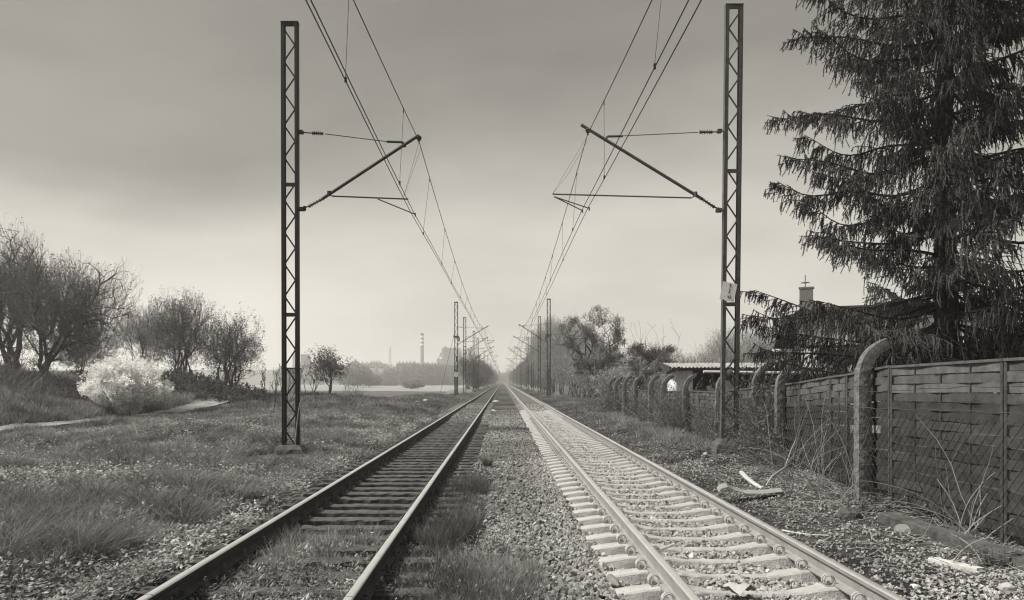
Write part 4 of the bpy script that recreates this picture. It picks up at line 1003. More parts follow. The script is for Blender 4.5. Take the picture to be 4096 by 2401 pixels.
# ---------------------------------------------------------------- right side: thicket trees, robinias
filled_tree('robinia_tree', 'dark gnarled tree with flat spreading crown at the far end of the fence', 'tree', gb(2395, 56, -.1), 7.1, 5.2, 41, 1, 0, 700, 2600, zc=.62, hz=.40, R0=.20, tr=.010, tl_=.40, leaf=2300, leafsize=.09, leaf_tone=(.15, .5), pads=64, lump=.12, padsize=(.50, .20), wig=.10, fork=.30, drop=.7, up=0, lean=-.15)
filled_tree('robinia_tree', 'smaller crooked tree with upright shoots right of the dark gnarled tree', 'tree', gb(2535, 50, -.1), 4.9, 3.8, 42, 1, 0, 450, 3000, zc=.66, hz=.34, R0=.12, tr=.009, tl_=.35, leaf=2600, leafsize=.10, leaf_tone=(.2, .6), pads=20, padsize=(.5, .2), wig=.11, fork=.32, drop=.5, up=0, lean=.9)
scatter_shrub('upright_shoots', 'tall bare upright shoots rising behind the crooked tree', 'bush', 10.0, 54, 1.6, 1.2, 34, 5.6, 43, rad=.014)
tl = [(7.4, 51, 2.7, 3.6), (9.6, 59, 3.0, 5.0), (9.2, 64, 3.4, 5.2), (8.6, 71, 5.6, 5.6), (8.8, 79, 6.8, 5.6), (8.6, 88, 8.0, 6.4), (7.9, 98, 9.6, 6.6), (7.6, 110, 11.2, 7.4), (7.4, 124, 11.8, 7.6), (7.3, 140, 12.2, 8.0), (12, 66, 4.6, 6), (14.5, 74, 5.2, 7)]
tw = ['lowest bush directly past the far end of the fence', 'bush behind the dark gnarled tree', 'bush left of the dark gnarled trunk', 'thicket tree right of the second right-hand mast', 'tall thicket tree just behind the second right-hand mast', 'broad thicket tree between the second and third right-hand masts', 'thicket tree behind the third right-hand mast',
      'tall thicket tree by the fourth right-hand mast', 'thicket tree behind the fifth right-hand mast', 'tallest thicket tree, farthest along before the haze', 'bush seen under the crooked tree beside the shed', 'bush in the gardens left of the shed roof']
for k, (x, y, h_, w_) in enumerate(tl):
    filled_tree('thicket_tree', 'bare twiggy ' + tw[k], 'tree', (x, y, float(H(x, y))-.1), h_, w_, 44+k, 7, 70, 900, 6500 if k < 9 else 4500, zc=.50, hz=.52, group='bare thicket along the right side', tr=.010, tl_=.7, leaf=4500, leafsize=.12, leaf_tone=(.9, 1.8), R0=.08, stem_sp=.9, gap=.08, up=.7, twig='pale_twig')
for k, (px, Z, h_, w_, w) in enumerate(((2790, 95, 5.2, 8, 'left'), (2925, 100, 8.6, 9.5, 'middle'), (3060, 96, 8.4, 7.5, 'right'))):
    filled_tree('garden_tree', 'pale fine-twigged tree behind the shed, %s of three' % w, 'tree', gb(px, Z), h_, w_, 60+k, 8, 80, 900, 7000, zc=.56, hz=.46, group='pale trees behind the shed', tr=.010, tl_=.8, leaf=3500, leafsize=.12, leaf_tone=(.9, 1.5), R0=.09, stem_sp=.6, up=.8, twig='pale_twig')
def avenue(x, y, h_, lab, side, k):
    if len(avenue.p) < 4:
        t = filled_tree('avenue_tree', lab, 'tree', (x, y, float(H(x, y))-.1), h_, h_*.8, 70+k+(5 if side == 'l' else 0), 6, 50, 500, 3600, zc=.52, hz=.50, group='trees lining the line in the distance', tr=.016, tl_=.8, leaf=2600, leafsize=.18, leaf_tone=(.35, .9), R0=.09, stem_sp=.5, up=.6); avenue.p.append((t, h_)); return
    src, hs = avenue.p[k % len(avenue.p)]; t = copy_tree(src); t.location = (x, y, float(H(x, y))-.1); s = h_/hs; t.scale = (s*1.1, s, s); t.rotation_euler.z = k*1.7; tag(t, lab, 'tree', 'trees lining the line in the distance')
avenue.p = []
ordn = ['first', 'second', 'third', 'fourth', 'fifth', 'sixth', 'seventh', 'eighth', 'ninth', 'tenth', 'eleventh', 'twelfth', 'thirteenth', 'fourteenth', 'fifteenth', 'sixteenth', 'seventeenth', 'eighteenth']
rr_ = rng_(77)
for k, y in enumerate((160, 172, 186, 198, 205, 228, 252, 280, 310, 345, 380, 420, 460, 505, 550, 600)):
    avenue(-5.7-rr_.uniform(0, 1.2), y, (8.0 if k == 0 else 4.6 if k < 5 else 7.5)*rr_.uniform(.9, 1.15), '%s tree of the row left of the line, counted from the camera' % ordn[k], 'l', k)
for k, y in enumerate((158, 175, 195, 218, 242, 270, 300, 335, 370, 410, 455, 500, 550, 600)):
    avenue(7.6+rr_.uniform(0, 1.8), y, (11 if k < 3 else 8.6)*rr_.uniform(.85, 1.1), '%s hazy tree of the row right of the line beyond the thicket' % ordn[k], 'r', 3+k)

# ---------------------------------------------------------------- the spruce
def spruce(base, H_, R_, seed, label):
    r = rng_(seed); base = np.array(base, float); t = thing('spruce_tree', label, 'tree', base)
    zs = np.linspace(-.2, H_, 40); mb = MB(); wob = np.stack([.05*np.sin(zs*.8), .05*np.cos(zs*.6), zs], 1)
    mb.tube(base+wob, np.interp(zs, [0, H_*.5, H_], [.27, .16, .02]), 10); mb.build('trunk', M['spruce_bark'], t)
    wood = MB(); tw_ = MB(); nd = MB(); cones = []
    z = 2.2
    SA, SB, SR, ST = [], [], [], []; NB, ND_, NL, NT = [], [], [], []; bA, bB, bR, bR2 = [], [], [], []
    while z < H_-.4:
        u = (z-2.0)/(H_-2.0); rad = float(np.interp(z, [2.2, 3.4, 5.0, 5.8, 9.5, 12, 15.5], [3.6, 3.85, 4.05, 3.35, 3.3, 2.4, .3])); nb = r.integers(5, 7); a0 = r.uniform(0, 6.28)
        for b in range(nb):
            az = a0+6.283*b/nb+r.normal(0, .18); L = rad*r.choice([r.uniform(.45, .8), r.uniform(.8, 1.0)], p=[.3, .7]); dirh = np.array([math.cos(az), math.sin(az), 0]); side = np.array([-dirh[1], dirh[0], 0])
            k = 14; s = np.linspace(0, 1, k+1); dq = r.uniform(.3, 1.5); droop = -L*(.17*(1-u))*dq*np.sin(s*math.pi*.75)+L*r.uniform(.02, .16)*s**3+L*(.16*u+r.normal(0, .05))*s+L*.03*np.sin(s*r.uniform(5, 11)+b)
            if z < 3.2: droop = droop*.7
            P = base+np.array([0,0,z])+dirh*(s*L)[:,None]+np.array([0,0,1])*droop[:,None]+side*(r.normal(0, .05)*s*L+.03*np.sin(s*7+b))[:,None]
            rb = np.linspace(.035, .006, k+1)*(.6+L/6)
            bA.append(P[:-1]); bB.append(P[1:]); bR.append(rb[:-1]); bR2.append(rb[1:])
            ns = int(L*13)
            thin = r.random() < .18
            for q in range(ns):
                if thin and q % 3 and q < ns*.6: continue
                f = .10+.90*(q+r.random())/ns; x = min(f*k, k-1e-6); i = int(x); p = P[i]+(P[i+1]-P[i])*(x-i); sg = 1 if q % 2 else -1
                ln = L*.30*(1-f*.72)*r.uniform(.5, 1.25)+.10; d = nz(dirh*.75+side*sg*(.95 if f < .9 else .3)+np.array([0,0,r.normal(-.12, .15)])); m = 4
                e = p; dd = d.copy()
                for j in range(m):
                    dd = nz(dd+np.array([0,0,-.10 if f < .85 else .08])+r.normal(0, .07, 3)); e2 = e+dd*ln/m
                    SA.append(e); SB.append(e2); SR.append(.013); ST.append(1)
                    # curtain of hanging shoots
                    nh = 2 if f > .2 else 1
                    for h_ in range(nh):
                        hl = r.uniform(.08, .30+.35*vnoise(e[0]*1.0+e[1], e[2], .7, 77))*(1.0 if u < .8 else .6)*(1-.35*f); c = e+(e2-e)*r.random(); hd = nz(np.array([r.normal(0, .16), r.normal(0, .16), -1])+dd*.30)
                        mid = c+hd*hl*.55; hd2 = nz(hd+r.normal(0, .18, 3)); end = mid+hd2*hl*.45
                        SA += [c, mid]; SB += [mid, end]; SR += [.018, .014]; ST += [0, 0]
                    e = e2
                if f > .80 and r.random() < .06: cones.append(e-[0,0,.02])
        z += r.uniform(.34, .58)*(1 if u < .7 else .8)
    wood.prisms(np.concatenate(bA), np.concatenate(bB), np.concatenate(bR), np.concatenate(bR2), 5)
    wood.build('branches', M['spruce_bark'], t)
    SA, SB, SR = np.array(SA), np.array(SB), np.array(SR); N = len(SA); tone = r.uniform(.3, .75, N)*(.7+.7*vnoise(SA[:,0]+SA[:,1], SA[:,2], .8, 90))
    tw_.prisms(SA, SB, SR*.75, SR*.45, 3, tone*.8)
    D = nz(SB-SA); Ls = np.linalg.norm(SB-SA, axis=1)
    for j in range(8):
        f = r.random((N, 1)); C = SA+(SB-SA)*f; pr = nz(np.cross(D, r.normal(size=(N, 3)))); tw_.leaves(C, D*.75+pr*.8, np.cross(D, pr), r.uniform(.028, .052, N), .015, tone*r.uniform(.7, 1.25, N))
    tw_.build('crown', M['spruce_needle'], t)
    for c in cones[:46]:
        mb = MB(); mb.tube([c, c-[0,0,.02], c-[.002,0,.07], c-[0,.002,.12], c-[0,0,.15]], [.006,.018,.022,.017,.005], 7); mb.build('cone', M['cone_scale'], t)
    print('spruce segs', N, 'cones', len(cones))
    return t
spruce((8.95, 16.2, -.2), 15.5, 4.15, 5, 'huge dark spruce with drooping branches and hanging cones behind the fence on the right')
# ---------------------------------------------------------------- the town and works far behind the meadow
def far_box(mb, px0, px1, py0, Z, depth, zb=0.0, py1=None):
    a = CP(px0, py0, Z); b = CP(px1, py1 if py1 else VY, Z); zb = b[2] if py1 else zb
    mb.box(((a[0]+b[0])/2, Z+depth/2, (a[2]+zb)/2), (b[0]-a[0], depth, a[2]-zb)); return a, b
HZ = lambda x, y: float(H(x, y))
t = thing('power_plant', 'tall pale boiler house of the power plant with lower annexes, right of the striped chimney', 'power plant', (CP(1800,1500,1000)[0], 1000, 12))
mb = MB(); far_box(mb, 1767, 1838, 1392, 1000, 40); mb.build('main_block', M['far_wall'], t)
mb = MB(); far_box(mb, 1775, 1786, 1387, 997, 5); mb.build('stair_tower', M['far_roof'], t)
mb = MB(); far_box(mb, 1747, 1766, 1436, 1002, 20); far_box(mb, 1751, 1757, 1430, 1006, 6); mb.build('annex', M['far_wall'], t)
mb = MB(); far_box(mb, 1839, 1856, 1436, 1002, 20); mb.build('annex', M['far_wall'], t)
mb = MB(); far_box(mb, 1798, 1801, 1417, 999.6, .3, py1=1421); mb.build('window', M['far_window'], t)
mb = MB(); a = CP(1766, 1424, 1001); mb.bar(a+[0,0,4], a+[-2,0,-1], 2, 2); mb.build('conveyor', M['far_roof'], t)
t = thing('striped_chimney', 'tall factory chimney with dark and white bands at its top', 'chimney', (CP(1688.5,1500,950)[0], 950, 10)); Z = 950
cx = CP(1688.5, 1500, Z)[0]; zz = lambda py: CAMH+(VY-py)/FPX*Z; yy = [1480, 1391.5, 1383, 1375, 1367, 1359, 1351, 1343, 1333.5]
for k in range(len(yy)-1):
    mb = MB(); w0 = 1.95+.2*(yy[k]-1333)/147; mb.tube([(cx, Z, zz(yy[k])), (cx, Z, zz(yy[k+1])-.02)], [w0, w0-.04], 20)
    o = mb.build('shaft' if k == 0 else 'band', M['far_wall'] if k == 0 else (M['band_dark'] if k % 2 else M['band_white']), t)
mb = MB(); mb.tube([(cx, Z, zz(1337)), (cx, Z, zz(1336.2))], 2.6, 16); mb.tube([(cx-2.2, Z, zz(1341)), (cx-2.2, Z, zz(1335))], .15, 4); mb.tube([(cx+2.2, Z, zz(1341)), (cx+2.2, Z, zz(1335))], .15, 4); mb.tube([(cx, Z, zz(1333.5)), (cx, Z, zz(1331.5))], [1.0, .7], 10); mb.build('gallery', M['far_roof'], t)
t = thing('lattice_pylon', 'slender lattice pylon left of the striped chimney', 'pylon', (CP(1561,1460,900)[0], 900, 14)); Z = 900; mb = MB()
p0 = CP(1561, 1470, Z); p1 = CP(1561, 1389, Z); n = 14
for k in range(n):
    za, zb = p0[2]+(p1[2]-p0[2])*k/n, p0[2]+(p1[2]-p0[2])*(k+1)/n; wa, wb = 1.2-.8*k/n, 1.2-.8*(k+1)/n
    for sx in (-1, 1):
        for sy in (-1, 1): mb.bar((p0[0]+sx*wa, Z+sy*wa, za), (p0[0]+sx*wb, Z+sy*wb, zb), .16, .16)
        mb.bar((p0[0]-sx*wa, Z-wa, za), (p0[0]+sx*wb, Z-wb, zb), .12, .12)
mb.build('lattice', M['far_roof'], t)
mb = MB()
for py in (1392, 1402, 1412): c = CP(1561, py, Z); mb.bar(c-[1.4,0,0], c+[1.4,0,0], .25, .25)
mb.build('crossarm', M['far_roof'], t)
t = thing('church', 'hazy church with a needle spire behind the near left mast', 'church', (CP(1178,1480,950)[0], 950, 14)); Z = 950
mb = MB(); far_box(mb, 1170, 1186.5, 1432, Z, 5); mb.build('tower', M['far_wall'], t)
mb = MB(); c = CP(1178.3, 1432, Z); tp = CP(1178.6, 1352, Z); mid = CP(1178.4, 1400, Z); mb.tube([(c[0], Z+2.5, c[2]), (mid[0], Z+2.5, mid[2]), (tp[0], Z+2.5, tp[2])], [2.5, 1.25, .08], 8)
for s in (-1, 1): q = CP(1178.3+s*6.8, 1432, Z); mb.tube([(q[0], Z+.5, q[2]), (q[0], Z+.5, q[2]+5.5)], [.55, .03], 6)
mb.build('spire', M['far_roof'], t)
mb = MB(); far_box(mb, 1187, 1202, 1450, Z, 5); mb.build('nave', M['far_wall'], t)
t = thing('slab_block', 'flat-roofed hazy slab building right of the church spire', 'building', (CP(1215,1480,800)[0], 800, 14))
mb = MB(); far_box(mb, 1203, 1230, 1421, 800, 12); mb.build('wall', M['far_wall'], t); mb = MB(); a, b = CP(1202,1420.5,800), CP(1231,1420.5,800); mb.box(((a[0]+b[0])/2, 806, a[2]+.3), (b[0]-a[0], 13, .6)); mb.build('roof', M['far_roof'], t)
def far_house(px0, px1, eave, ridge, Z, lab, m='far_wall', gable=False, chim=2, win=4):
    base = HZ(CP((px0+px1)/2, 1500, Z)[0], Z); a, b = CP(px0, eave, Z), CP(px1, eave, Z); r = CP(px0, ridge, Z)[2]; D = 9
    t = thing('town_house', lab, 'house', ((a[0]+b[0])/2, Z, base), 'town houses on the far hill')
    mb = MB(); mb.box(((a[0]+b[0])/2, Z+D/2, (a[2]+base)/2-1), (b[0]-a[0], D, a[2]-base+2))
    if gable:
        V = [(a[0], Z, a[2]), (b[0], Z, a[2]), ((a[0]+b[0])/2, Z, r), (a[0], Z+D, a[2]), (b[0], Z+D, a[2]), ((a[0]+b[0])/2, Z+D, r)]; mb.add(V, [[0,1,2],[3,5,4]])
    mb.build('wall', M[m], t); ro = MB(); o = .5
    if gable:
        xm = (a[0]+b[0])/2
        for s, xe in ((0, a[0]-o), (1, b[0]+o)):
            V = [(xe, Z-o, a[2]-.25), (xe, Z+D+o, a[2]-.25), (xm, Z+D+o, r+.25), (xm, Z-o, r+.25), (xe, Z-o, a[2]-.5), (xe, Z+D+o, a[2]-.5), (xm, Z+D+o, r), (xm, Z-o, r)]; ro.add(V, [[0,1,2,3],[7,6,5,4],[0,3,7,4],[1,5,6,2],[0,4,5,1]])
    else:
        V = [(a[0]-o, Z-o, a[2]), (b[0]+o, Z-o, a[2]), (b[0]+o, Z+D/2, r), (a[0]-o, Z+D/2, r), (b[0]+o, Z+D+o, a[2]), (a[0]-o, Z+D+o, a[2])]; ro.add(V, [[0,1,2,3],[3,2,4,5],[0,5,4,1]]); ro.add([V[1],V[4],V[2],V[0],V[3],V[5]], [[0,1,2],[3,4,5]])
    rf = ro.build('roof', M['far_roof'], t)
    for k in range(chim):
        x = a[0]+(b[0]-a[0])*(k+.6)/(chim+.2); mb = MB(); mb.box((x, Z+D/2, r+.3), (.9, .9, 2.2)); mb.build('chimney', M['far_wall'], rf)
    for k in range(win):
        x = a[0]+(b[0]-a[0])*(k+.5)/win; mb = MB(); mb.box((x, Z-.02, a[2]-1.6), (1.0, .12, 1.4)); mb.build('window', M['far_window'], t)
far_house(1403, 1436, 1455, 1443, 700, 'large gabled house at the left end of the town skyline', gable=True, chim=1, win=3)
far_house(1437, 1474, 1460, 1452, 740, 'long low house between the gabled house and the chimneyed row')
far_house(1478, 1521, 1455, 1448.5, 760, 'row house with several chimneys on the skyline left of the round tree', chim=4, win=6)
far_house(1481, 1499, 1462, 1456, 690, 'left of two white rendered houses below the chimneyed row', 'far_wall_pale', chim=1, win=3)
far_house(1513, 1532, 1463, 1457, 690, 'right of two white rendered houses below the chimneyed row', 'far_wall_pale', chim=1, win=3)
far_house(1586, 1664, 1455, 1450.5, 760, 'longest terrace on the skyline between the pylon and the striped chimney', chim=5, win=10)
far_house(1667, 1716, 1458, 1455, 780, 'low terrace at the foot of the striped chimney', chim=4, win=6)
far_house(1718, 1764, 1460, 1457, 790, 'low terrace left of the power plant', chim=3, win=6)

# far trees: a mass of woodland, and the trees that stand clear of it
def puff_tree(name, label, x, y, h_, w_, seed, zb=None, group=None, n=2600, conifer=False):
    r = rng_(seed); zb = HZ(x, y) if zb is None else zb; t = thing(name, label, 'tree', (x, y, zb), group); mb = MB(); mb.tube([(x, y, zb-.3), (x, y, zb+h_*.6)], [h_*.022, h_*.008], 6)
    for k in range(9): a = r.uniform(0, 6.28); mb.tube([(x, y, zb+h_*r.uniform(.15, .5)), (x+w_*.4*math.cos(a), y+w_*.4*math.sin(a), zb+h_*r.uniform(.55, .9))], [h_*.008, h_*.003], 4)
    mb.build('trunk', M['bark'], t); q = nz(r.normal(size=(n, 3)))*r.random((n, 1))**.45; q[:,2] = q[:,2]*.5+.55
    if conifer: q = np.stack([q[:,0]*(1-q[:,2])*1.2, q[:,1]*(1-q[:,2])*1.2, q[:,2]], 1)
    C = np.stack([x+q[:,0]*w_/2, y+q[:,1]*w_/2, zb+q[:,2]*h_], 1); keep = vnoise(C[:,0]+seed, C[:,2]+C[:,1]*.5, w_*.16, seed % 7) > .28; C = C[keep]; m = len(C)
    L = r.uniform(.5, 1.4, m)*max(.25, w_*.06); mb = MB(); mb.leaves(C, r.normal(size=(m, 3))+[0,0,.6], r.normal(size=(m, 3)), L, L*.45, r.uniform(.5, 1.1, m)); mb.build('crown', M['bud_leaf'], t); return t
puff_tree('town_tree', 'round tree rising over the roofs left of the pylon', CP(1537,1480,740)[0], 740, HZ(-110, 740)*0+11.5, 13, 1, n=3500)
for k, (px, Z, h_, w_, con, lab) in enumerate(((1477, 660, 10, 7, True, 'dark pointed conifer below the chimneyed row'), (1507, 655, 9, 8, False, 'rounded tree between the two white houses'), (1548, 660, 9, 6, True, 'dark conifer right of the white houses'), (1561, 650, 9, 7, True, 'dark conifer at the foot of the pylon'), (1444, 650, 9, 9, False, 'leafy tree below the long low house'), (1580, 720, 9, 9, False, 'pale tree left of the longest terrace'))):
    puff_tree('town_tree', lab, CP(px, 1500, Z)[0], Z, h_, w_, 2+k, conifer=con, n=1500)
for k, (px, Z, h_, w_, lab) in enumerate(((1430, 330, 9.0, 13, 'hazy willow clump in the field right of the lone small tree'), (1475, 350, 5.5, 13, 'low hazy bush right of the willow clump in the field'), (1395, 345, 7, 12, 'low hazy bush left of the willow clump'), (1650, 262, 2.6, 9, 'faint low bush mound in the meadow'))):
    puff_tree('field_bush', lab, CP(px, 1500, Z)[0], Z, h_, w_, 20+k, zb=-1.0, n=3200)
def wood(name, label, spots, seed, hgt, n_each=260):
    """far-off woodland that reads as one mass"""
    r = rng_(seed); mb = MB()
    for (x, y, h_, w_) in spots:
        zb = HZ(x, y); q = nz(r.normal(size=(n_each, 3)))*r.random((n_each, 1))**.5; q[:,2] = q[:,2]*.5+.5; C = np.stack([x+q[:,0]*w_/2, y+q[:,1]*w_/2, zb+q[:,2]*h_], 1); L = r.uniform(.5, 1.5, n_each)*w_*.09
        mb.leaves(C, r.normal(size=(n_each, 3))*[.5,.5,.5]+[0,0,.9], r.normal(size=(n_each, 3)), L*1.4, L*.32, r.uniform(.5, 1.0, n_each)*r.uniform(.75, 1.2))
        k = 14; A = np.stack([x+r.normal(0, w_*.12, k), y+r.normal(0, w_*.1, k), np.full(k, zb)], 1); B = A+np.stack([r.normal(0, w_*.18, k), r.normal(0, w_*.1, k), h_*r.uniform(.6, 1.02, k)], 1); mb.prisms(A, B, h_*.010, h_*.003, 3, .5)
    return tag(mb.build(name, M['bud_leaf']), label, 'woodland', kind='stuff')
r = rng_(123); sp = []
for k in range(230):
    px = r.uniform(1500, 1960); Z = r.uniform(470, 600); sc = np.interp(px, [1500, 1560, 1620, 1960], [.30, .55, 1, 1.05]); sp.append((CP(px, 0, Z)[0], Z+ (0 if sc > .9 else -30), 13.0*sc*r.uniform(.75, 1.12), r.uniform(6, 11)))
wood('woodland', 'hazy mass of woodland across the meadow below the power plant', sp, 124, 13)
sp = []
for k in range(150):
    px = r.uniform(1120, 1600); Z = r.uniform(560, 800); sp.append((CP(px, 0, Z)[0], Z, r.uniform(3.5, 6.5), r.uniform(8, 16)))
wood('hillside_scrub', 'hazy scrub and garden trees scattered on the far slope under the town', sp, 125, 5, 120)
sp = []
for k in range(110):
    s = r.choice([-1, 1]); x = s*r.uniform(9, 75); Z = r.uniform(640, 900); sp.append((x, Z, r.uniform(11, 17)*(1.0 if abs(x) > 16 else .85), r.uniform(8, 13)))
for k in range(30): sp.append((r.uniform(-16, 16), r.uniform(830, 950), r.uniform(10, 15), 10))
wood('woodland', 'pale hazy wood closing the view where the tracks vanish', sp, 126, 14, 220)
sp = []
for k in range(120): x = r.uniform(14, 330); Z = r.uniform(230, 420); sp.append((x, Z, r.uniform(6, 9.5), r.uniform(7, 11)))
wood('woodland', 'hazy trees behind the gardens and thicket on the right', sp, 127, 9, 160)

# small line-side signs and lamps far up the line
t = thing('lineside_sign', 'small white sign with a dark bar on a mast far up the left side', 'sign', CP(1936, 1504, 216)); mb = MB(); c = CP(1936.3, 1504, 216.5); mb.box(c, (.33, .05, .42)); mb.build('plate', M['litter_white'], t); mb = MB(); mb.box(c-[0,.03,0], (.07, .02, .24)); mb.build('mark', M['sign_black'], t)
for k, (px, py, Z, lab) in enumerate(((1970.5, 1508.5, 262, 'tiny white reflector on the left side of the line near the vanishing point, outermost'), (1983, 1511.5, 330, 'tiny white reflector on the left side of the line, inner one'), (2040.5, 1511, 300, 'tiny white reflector on the right side of the line near the vanishing point'))):
    t = thing('reflector', lab, 'reflector', CP(px, py, Z)); c = CP(px, py, Z); mb = MB(); mb.tube([c, c-[0,.08,0]], .16, 10); mb.build('disc', M['litter_white'], t); mb = MB(); mb.tube([c+[0,.05,0], [c[0], c[1]+.05, -.1]], .04, 5); mb.build('post', M['iron_dark'], t)

# ---------------------------------------------------------------- ballast stones
def stones():
    r = rng_(7); protos_ = []
    for k in range(9):
        bm = bmesh.new(); rr = random.Random(k)
        for _ in range(11):
            v = Vector((rr.gauss(0,1), rr.gauss(0,1), rr.gauss(0,1))).normalized(); bm.verts.new(Vector((v.x*rr.uniform(.7,1.1), v.y*rr.uniform(.55,.95), v.z*rr.uniform(.45,.8))))
        bmesh.ops.convex_hull(bm, input=bm.verts); bmesh.ops.delete(bm, geom=[v for v in bm.verts if not v.link_faces], context='VERTS'); bm.verts.ensure_lookup_table(); bm.verts.index_update()
        protos_.append((np.array([v.co[:] for v in bm.verts]), np.array([[v.index for v in f.verts] for f in bm.faces if len(f.verts) == 3]))); bm.free()
    def zone(name, label, n, x0, x1, y0, y1, zf, size, tonef, dens=None, ypow=1.0):
        X = r.uniform(x0, x1, n); u = r.random(n); Y = y0+(y1-y0)*u**ypow
        if dens is not None: k = r.random(n) < dens(X, Y); X, Y = X[k], Y[k]
        n = len(X); s = r.uniform(size[0], size[1], n)*(1+np.maximum(0, Y-12)*.012); s[r.random(n) < .03] *= 1.5; Z = zf(X, Y)+r.uniform(-.2, .35, n)*s; tn = tonef(X, Y)*r.uniform(.62, 1.38, n); tn[r.random(n) < .03] *= 1.7
        mb = MB(); which = r.integers(0, len(protos_), n)
        for k, (V, F) in enumerate(protos_):
            m = which == k; c = m.sum(); q = nz(r.normal(size=(c, 4))); w_, x_, y_, z_ = q.T
            R = np.stack([1-2*(y_*y_+z_*z_), 2*(x_*y_-z_*w_), 2*(x_*z_+y_*w_), 2*(x_*y_+z_*w_), 1-2*(x_*x_+z_*z_), 2*(y_*z_-x_*w_), 2*(x_*z_-y_*w_), 2*(y_*z_+x_*w_), 1-2*(x_*x_+y_*y_)], -1).reshape(c, 3, 3)
            VV = np.einsum('nij,vj->nvi', R, V)*s[m][:,None,None]+np.stack([X[m], Y[m], Z[m]], -1)[:,None]
            FF = F[None]+np.arange(c)[:,None,None]*len(V); mb.add(VV.reshape(-1, 3), FF.reshape(-1, 3), np.repeat(tn[m], len(V)))
        return tag(mb.build(name, M['ballast_stone']), label, 'gravel', kind='stuff')
    HH = lambda X, Y: H(X, Y)+.012
    crib = lambda X, Y: -.285+.025*np.cos((X-RX)*2.2)+.012*(vnoise(X, Y, .6, 71)-.5)
    midz = lambda X, Y: H(X, Y)+.01+.02*vnoise(X, Y, .8, 72)
    pat = lambda X, Y: (vnoise(X, Y, 1.6, 73))
    zone('ballast', 'mid grey crushed stone between the two tracks', 21000, -1.0, 1.12, 5, 20, midz, (.025, .050), lambda X, Y: .40+.15*sm(.3, 1.0, X)+.2*(pat(X, Y)-.5), lambda X, Y: np.clip(.25+sm(-.8, .3, X)*.9, 0, 1), 1.35)
    zone('ballast', 'crushed stone farther along between the tracks', 14000, -1.0, 1.12, 19, 50, midz, (.022, .045), lambda X, Y: .42+.25*(pat(X, Y)-.5)-.18*np.exp(-((Y-30)/2.2)**2), None, 1.5)
    zone('ballast', 'pale dusty crushed stone inside the right track', 26000, 1.0, 3.38, 5, 19, crib, (.022, .042), lambda X, Y: .60+.25*(pat(X, Y)-.5), None, 1.35)
    zone('ballast', 'pale crushed stone inside the right track farther along', 15000, 1.0, 3.38, 18.5, 60, lambda X, Y: np.where(Y < 44, crib(X, Y), H(X, Y)+.01), (.020, .038), lambda X, Y: .62+.3*(pat(X, Y)-.5), None, 1.5)
    zone('ballast', 'dark crushed stone between the wooden sleepers of the left track', 9000, -3.3, -.7, 5, 30, lambda X, Y: H(X, Y)+.0, (.018, .038), lambda X, Y: .26+.22*(pat(X, Y)-.5), lambda X, Y: .35+.6*pat(X, Y), 1.2)
    zone('ballast', 'grey crushed stone covering the left track sleepers farther along', 12000, -3.5, -.7, 29, 62, lambda X, Y: H(X, Y)+.01, (.022, .045), lambda X, Y: .38+.2*(pat(X, Y)-.5), None, 1.5)
    zone('gravel', 'loose pale gravel right of the rightmost rail', 15000, 3.15, 5.6, 5, 20, HH, (.014, .036), lambda X, Y: .46+.25*(pat(X, Y)-.5)+.3*sm(8.5, 6.5, Y), lambda X, Y: np.clip(.75*sm(5.4, 3.8, X)*(.05+1.0*pat(X*1.7, Y))+.5*sm(8.2, 6.8, Y), 0, 1), 1.3)
    zone('gravel', 'dark rubble scattered left of the left track', 7000, -5.6, -3.1, 6, 26, HH, (.015, .04), lambda X, Y: .40+.25*(pat(X, Y)-.5), lambda X, Y: np.clip(sm(-5.4, -3.4, X)*(.2+.8*pat(X*1.3, Y)), 0, 1), 1.2)
    for k, (x, y, rad, lab) in enumerate(()): pass
stones()

# ---------------------------------------------------------------- grass and ground plants
def clumps(name, label, cat, n, xr, yr, per, L, Wd, tone, seed, dens, spread=.08, lean=.55, ypow=1.0, mat_='grass_blade', bend=.5):
    r = rng_(seed); X = r.uniform(xr[0], xr[1], n) if not callable(xr) else None
    Y = yr[0]+(yr[1]-yr[0])*r.random(n)**ypow
    if callable(xr): X = xr(Y, r, n)
    k = (r.random(n) < dens(X, Y)) & (np.abs(X/np.maximum(Y, 1)) < .72) & (((X+4.9)/.75)**2+((Y-17.6)/1.5)**2 > 1) & (((X-5.1)/.75)**2+((Y-17.4)/1.3)**2 > 1); X, Y = X[k], Y[k]; n = len(X)
    cs = r.uniform(.55, 1.35, n)*(.6+.8*vnoise(X, Y, 2.3, 80)); m = np.maximum(2, (per*cs).astype(int)); i = np.repeat(np.arange(n), m); N = len(i)
    a = r.uniform(0, 6.283, N); q = np.sqrt(r.random(N))*spread*(1+.012*Y[i]); BX, BY = X[i]+q*np.cos(a), Y[i]+q*np.sin(a)
    ln = r.uniform(.1, 1.0, N)*lean; D = nz(np.stack([np.cos(a)*ln+r.normal(0, .12, N), np.sin(a)*ln+r.normal(0, .12, N), np.ones(N)], 1))
    LL = r.uniform(.45, 1.1, N)*L*cs[i]; tt = np.clip(r.choice([.55, 1, 1.5], N, p=[.35, .5, .15])*(tone*(.30+1.4*vnoise(X, Y, 1.3, 81))*r.uniform(.65, 1.35, n))[i]*r.uniform(.7, 1.35, N), .05, 2.2)
    mb = MB(); mb.blades(np.stack([BX, BY, H(BX, BY)-.01], 1), D, LL, Wd*(1+Y[i]*.035)*r.uniform(.7, 1.3, N), r.uniform(.1, 1, N)*bend, tt)
    print(name, N); return tag(mb.build(name, M[mat_]), label, cat, kind='stuff')
vn = vnoise
